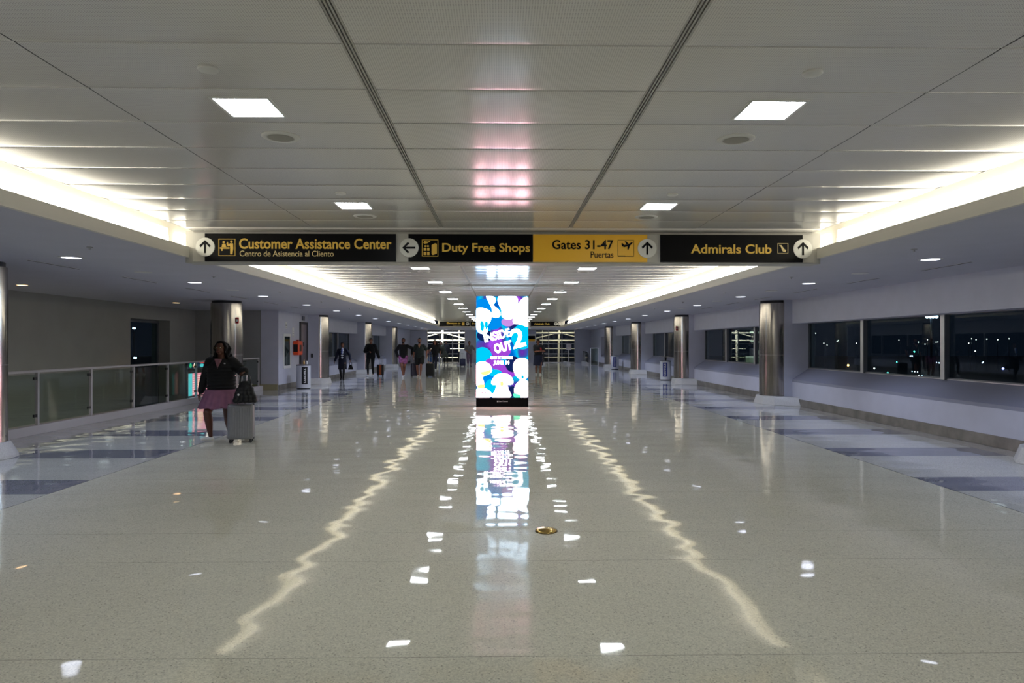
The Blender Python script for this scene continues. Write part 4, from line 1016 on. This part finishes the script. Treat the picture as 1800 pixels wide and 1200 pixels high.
    for (hp, kn, an, toe, f, td) in Lg:
        m_ = MB(); s0 = Vector((0, 0, 1)); sole_z = an - V(0, 0, .085); side = td.cross(s0).normalized()
        m_.chain([(an - V(0, 0, .02), .036 * k), (an - V(0, 0, .045) - td * .02 * k, .038 * k)], 12); m_.chain([(an - V(0, 0, .045), .040 * k), (an - V(0, 0, .052) + td * .07 * k, .036 * k), (an - V(0, 0, .058) + td * .155 * k, .028 * k)], 12)
        sh_ = voxel(m_, 'shoe', sm_, .007, t, 3)
        q = MB(); up = side.cross(td).normalized()
        base_ = an - V(0, 0, .076); P_ = []
        for i in range(20):
            a = 2 * PI * i / 20; ln = .12 * math.cos(a) + .052; P_.append(base_ + td * ln * k + side * .041 * math.sin(a) * k * (1 if math.cos(a) > 0 else .85))
        q.add([p for p in P_] + [p - up * .016 * k for p in P_], [tuple(range(20)), tuple(range(20, 40))[::-1]] + [(i, (i + 1) % 20, 20 + (i + 1) % 20, 20 + i) for i in range(20)])
        q.build('sole', so_, sh_)
    if glasses:
        m_ = MB()
        for s_ in (-1, 1):
            pts = [HP(s_ * .033 + .022 * math.cos(a), -.094, .003 + .018 * math.sin(a)) for a in [2 * PI * i / 16 for i in range(17)]]
            m_.tube(pts, .0014 * k, 6); m_.tube([HP(s_ * .055, -.093, .006), HP(s_ * .078, -.03, .006), HP(s_ * .08, .01, .0)], .0014 * k, 6)
        m_.tube([HP(-.011, -.095, .005), HP(.011, -.095, .005)], .0014 * k, 6); m_.build('glasses', M['brass'], t)
    t['_w'] = 1; del t['_w']
    return t, dict(HP=HP, A=A, L=Lg, k=k, che=che, nek=nek, pel=pel, V=V)

def suitcase(label, loc, rz=0, W=.42, D=.25, Hh=.60, col='9a9a9c', metal=.5, handle=1.10, ribs=True, stripe=None, lift=0):
    t = thing('suitcase', label, 'suitcase', loc, rz); z0 = .055
    shell = mat('shell', col, .35, metal=metal, noise_amt=.05)
    bm = bmesh.new(); bmesh.ops.create_cube(bm, size=1)
    for v in bm.verts: v.co = Vector((v.co.x * W, v.co.y * D, z0 + Hh / 2 + v.co.z * Hh))
    bmesh.ops.bevel(bm, geom=list(bm.edges), offset=.045, segments=5, profile=.5, affect='EDGES')
    me = bpy.data.meshes.new('shell'); bm.to_mesh(me); bm.free(); me.materials.append(shell)
    for p in me.polygons: p.use_smooth = True
    o = bpy.data.objects.new('shell', me); C.objects.link(o); o.parent = t
    if ribs:
        for i in range(9):
            x = -W / 2 + .05 + (W - .10) * i / 8
            r = MB().box(x - .008, x + .008, -D / 2 - .006, -D / 2 + .004, z0 + .05, z0 + Hh - .05).build('rib', shell, t, bevel=.004)
    MB().box(-W / 2 - .001, W / 2 + .001, -.008, .008, z0 - .001, z0 + Hh + .001).build('zip_band', M['dark_metal'], t, bevel=.002)
    if stripe: MB().box(-.05, .06, -D / 2 - .008, -D / 2 + .002, z0 + .03, z0 + Hh - .02).build('front_panel', mat('front_panel', stripe, .5), t, bevel=.01)
    for sx_ in (-1, 1):
        for sy in (-1, 1):
            x, y = sx_ * (W / 2 - .05), sy * (D / 2 - .045)
            c = MB().box(x - .02, x + .02, y - .018, y + .018, .035, z0 + .015).build('caster', M['black'], t, bevel=.004)
            for q in (-.011, .011): MB().lathe([(.010, q - .006), (.0245, q - .006), (.0245, q + .006), (.010, q + .006)], n=20, axis='Y', cx=x, cy=y, z0=.0245).build('wheel', M['rubber'], c)
    if handle:
        m_ = MB()
        for x in (-.075, .075): m_.tube([(x, D / 2 - .06, z0 + Hh - .03), (x, D / 2 - .06, handle)], .0085, 8)
        m_.build('telescopic_handle', M['alu'], t)
        MB().chain([((-.085, D / 2 - .06, handle), .013), ((.085, D / 2 - .06, handle), .013)], 10).build('grip', M['black'], t, smooth=True)
    MB().tube([(-.06, -.01, z0 + Hh - .002), (-.055, -.01, z0 + Hh + .022), (.055, -.01, z0 + Hh + .022), (.06, -.01, z0 + Hh - .002)], .008, 8).build('top_handle', M['black'], t)
    return t
def handbag(label, loc, rz=0, w_=.32, h=.26, d=.14, mt=None, strap=.16, name='handbag'):
    t = thing(name, label, 'bag', loc, rz); mt = mt or mat('leather', (.008, .008, .009), .38, spec=.3, bump=.004, bump_scale=18)
    mb = MB()
    for q, (a_, b_, c_) in enumerate(((.10, .50, .50), (.25, .50, .50), (.42, .44, .44), (.60, .35, .34), (.76, .27, .24), (.88, .22, .16))):
        for u in (-1, -.5, 0, .5, 1): mb.ball((u * w_ * (b_ - .12) + .01 * math.sin(q * 2 + u), 0, h * a_ + .012), (w_ * .14, d * c_ * (1 - .15 * abs(u)), h * .15), 12)
    voxel(mb, 'pouch', mt, .008, t, 30)
    for y in (-d * .22, d * .22):
        MB().tube([(-w_ * .24, y, h * .8), (-w_ * .2, y, h + strap * .55), (0, y * .4, h + strap), (w_ * .2, y, h + strap * .55), (w_ * .24, y, h * .8)], .007, 8).build('strap', mt, t, smooth=True)
    MB().chain([((-w_ * .3, -d * .05, h * .9), .006), ((w_ * .3, -d * .05, h * .9), .006)], 8).build('zip', M['chrome'], t); MB().lathe([(.012, -.004), (.018, -.004), (.018, .004), (.012, .004)], n=16, axis='Y', cx=-w_ * .25, cy=-d * .5, z0=h * .42).build('buckle', M['chrome'], t)
    return t

# 1. woman in the foreground
def at_px(px, py, zc):
    xc = (px - 900) / F * zc; return Vector((xc * math.cos(YAW) + zc * math.sin(YAW), zc * math.cos(YAW) - xc * math.sin(YAW), EYE + (HOR - py) * zc / F))
wl = at_px(389, 0, 11.35); wl.z = 0; wrz = math.radians(4)
def local(P, root, rz): return Matrix.Rotation(-rz, 3, 'Z') @ (Vector(P) - Vector(root))
K = 1.74 / 1.75
rh = local(at_px(351, 694, 11.45), wl, wrz) / K; lh = local(at_px(431, 652, 11.05), wl, wrz) / K
rf = local(at_px(369, 770, 11.15), wl, wrz) / K; lf = local(at_px(404, 764, 11.75), wl, wrz) / K
w1, wi = person('woman in black sweater and pink skirt pulling a silver suitcase', wl, wrz, 1.74, '55301f', '060404', 'wavy', 1.36, hands=[tuple(rh), tuple(lh)],
    feet=[(rf.x, rf.y * .8, .0, -.75, .18), (lf.x, lf.y, .0, .1)], head=(-12, -8), head_tilt=-4, top=dict(c='050506', hem=.90, vneck='7a5058', loose=.026, sleeve=1.95, name='sweater'),
    bottom=dict(kind='skirt', c='84566c', hem=.65, flare=.10, deep=1.9, pat=.10), shoes='e2e0da', vs=.0065, curl=(.35, 1.7), glasses=True, elbows=((-.6, .8, 0), (.25, .9, -.8)), hand_dir=(None, (-.45, -.55, -.35)))
HP = wi['HP']; e = MB().tube([HP(.082 + .0, .012, -.045 - .012 + .014 * math.cos(a)) + Vector((0, .014 * math.sin(a), 0)) for a in [2 * PI * i / 14 for i in range(15)]], .0025, 6).build('earring', M['chrome'], w1)
MB().ball(wi['che'] + wi['V'](.10, -.145, .12), (.016, .006, .010), 10).build('badge', M['white'], w1)
sl_ = at_px(424, 0, 11.10); sl_.z = 0
suitcase('silver ribbed suitcase beside the woman in pink skirt', sl_, math.radians(14), .40, .25, .57, '8c8c8f', .45, 1.13)
hb_ = at_px(431, 0, 10.98); hb_.z = .645
handbag('black slouchy handbag resting on the silver suitcase', hb_, math.radians(14), .36, .34, .19, strap=.15)

def pxroot(px, py): x, y = foot(px, py); return (x, y, 0)
HX = .30
# 2. attendant
r = pxroot(602, 667); person('woman in navy blazer, white shirt and blue scarf walking by left wall', r, math.radians(6), 1.68, '7a4c36', '0a0706', 'tied', .98, hands=[(-.36, .06, .84), (.36, -.02, .92)],
    feet=[(-.07, .10, 0), (.06, -.16, 0)], top=dict(c='10162e', hem=.84, sleeve=1.95, front='dfe4f2', scarf='2444b4', name='blazer', loose=.02), bottom=dict(kind='pencil', c='0c1128', hem=.50, flare=.02, deep=3.6), shoes='0a0a0c', tights='0b0b10', curl=(.5, 1.2))
handbag('small black bag in the hand of woman in navy blazer', (r[0] + .37, r[1] - .02, .44), 0, .22, .22, .12, strap=.16)
# 3. man in black with the orange and black case
r = pxroot(652, 661); person('man in all black with white earphones looking down, white shoes', r, 0, 1.90, '8a5a44', '0a0807', 'short', 1.02, hands=[(-.05, -.26, 1.12), (.35, .06, .86)], elbows=((-.8, .3, -.5), None),
    feet=[(-.10, -.16, 0), (.09, .04, 0)], head=(0, 14), top=dict(c='08080c', hem=.86, hood=True, loose=.035, name='hooded_jacket'), bottom=dict(kind='trousers', c='07070a', cut=1.88, loose=.004), shoes='dcdcdc', curl=(.9, 1.4))
suitcase('black rolling suitcase with orange-brown front panel', (r[0] + .46, r[1] + .05, 0), 0, .33, .22, .52, '0e0e10', .1, 1.0, False, '9a4a1c')
# 4. man in pink shorts
r = pxroot(709, 662.5); person('bearded man in black sweatshirt and pink patterned shorts', r, 0, 1.90, '7c4c3a', '0a0807', 'short', 1.08, beard=True, hands=[(-.24, -.02, .93), (.36, .12, 1.02)], elbows=((-1, .5, 0), (.8, .6, 0)),
    feet=[(.02, -.18, 0, .1), (.0, .14, 0, .1)], head=(-4, 0), top=dict(c='09090b', hem=.86, loose=.024, name='sweatshirt'), bottom=dict(kind='shorts', c='96588a', cut=.50, loose=.03, pat=.5), shoes='e6e6ea')
suitcase('dark navy rolling suitcase behind the man in pink shorts', (r[0] + .50, r[1] + .30, 0), .3, .36, .24, .60, '10142a', .1, 1.08, False)
# 5. man in dark polo
r = pxroot(737.5, 662.5); person('bearded man in dark green polo shirt and black shorts', r, 0, 1.90, '8c5a48', '140d0a', 'short', 1.10, beard=True, hands=[(-.27, .0, .86), (.30, .05, .96)],
    feet=[(-.08, .10, 0), (.05, -.16, 0)], top=dict(c='1c2626', hem=.86, sleeve=.72, vneck='a87a62', loose=.026, name='polo_shirt'), bottom=dict(kind='shorts', c='08080a', cut=.60, loose=.035), shoes='c9b8a4')
suitcase('black rolling suitcase right of the man in dark polo', (r[0] + .50, r[1] + .16, 0), -.15, .40, .25, .60, '1a1f1e', .2, 1.08, True)
# 6. woman in black behind
r = pxroot(764.5, 650.5); person('red-haired person in black shirt and navy trousers behind the men', r, -.1, 1.86, '96604e', '240c0a', 'long', 1.05, hands=[(-.34, -.05, 1.0), (.28, .1, .9)], elbows=((-1, .2, -.2), None),
    feet=[(-.07, .14, 0), (.08, -.18, 0)], top=dict(c='0b0b10', hem=.80, sleeve=.9, loose=.03, name='shirt'), bottom=dict(kind='trousers', c='10152e', cut=1.93, loose=.012), shoes='c9c9cc')
r = pxroot(756, 646.5); person('child in denim shorts half hidden behind the walking men', r, 0, 1.32, 'b98a74', '2a1a12', 'short', 1.0, top=dict(c='3a4660', hem=.82, sleeve=.7, name='shirt', pat=.4), bottom=dict(kind='shorts', c='35588c', cut=.7), shoes='d0d0d0', vs=.009)
# 7. two far walkers
r = pxroot(775, 638.5); person('distant person in olive jacket near the far left glazing', r, 0, 1.80, 'b98a74', '2a1a12', 'long', 1.05, top=dict(c='2c2f1e', hem=.78, loose=.05, name='jacket'), bottom=dict(kind='trousers', c='9a9aa0', cut=1.93), shoes='c0c0c0', vs=.01)
handbag('olive duffel bag carried by the distant person in olive jacket', (r[0] + .34, r[1] - .3, .50), 0, .56, .48, .3, mat('olive_cloth', (.045, .048, .03), .8), .3, 'duffel_bag')
r = pxroot(784, 638); person('distant person dressed all in black near the far left glazing', r, 0, 1.88, '5a3a2a', '0c0908', 'short', 1.0, top=dict(c='0a0a10', hem=.84, loose=.03, name='jacket'), bottom=dict(kind='trousers', c='08080b', cut=1.93), shoes='101014', vs=.01)
# 8. floral shirt
r = pxroot(825, 644); person('person in grey speckled shirt and mauve trousers left of the totem', r, .1, 1.80, '85543f', '0a0807', 'short', 1.12, hands=[(-.12, -.2, 1.02), (.42, -.12, 1.02)], elbows=((-.8, .2, -.5), (.6, .3, -.6)),
    top=dict(c='6c6c74', hem=.84, sleeve=.8, loose=.03, pat=.6, ps=30, name='shirt'), bottom=dict(kind='trousers', c='6d5a72', cut=1.6, loose=.03), shoes='20202a', vs=.009)
suitcase('blue rolling bag beside the person in speckled shirt', (r[0] - .46, r[1] - .1, 0), .2, .38, .26, .50, '121c48', .1, .9, False)
# 9. phone walker
r = pxroot(946, 658.5); p9, i9 = person('person in dark tee and navy skirt looking down at a phone', r, math.radians(8), 1.86, '7e4e3c', '060608', 'short', 1.12, hands=[(.02, -.27, 1.16), (.13, -.27, 1.16)], elbows=((-.8, .2, -.7), (.8, .2, -.7)),
    feet=[(-.08, .14, 0), (.07, -.14, 0)], head=(8, 24), top=dict(c='0b0c14', hem=.84, sleeve=.75, loose=.028, name='t_shirt'), bottom=dict(kind='pencil', c='111a38', hem=.47, flare=.03, deep=3.0), shoes='dcdcdc', curl=(1.0, 1.0))
ph = at_px(949, 0, 1); t = thing('phone', 'small phone held by the walker right of the totem', 'phone', (r[0] + .12, r[1] - .42, 1.34)); t.rotation_euler = (-.5, 0, .14)
MB().box(-.036, .036, -.004, .004, -.07, .07).build('casing', M['red'], t, bevel=.003); MB().box(-.032, .032, .004, .0048, -.065, .065).build('screen', M['sign_black'], t)
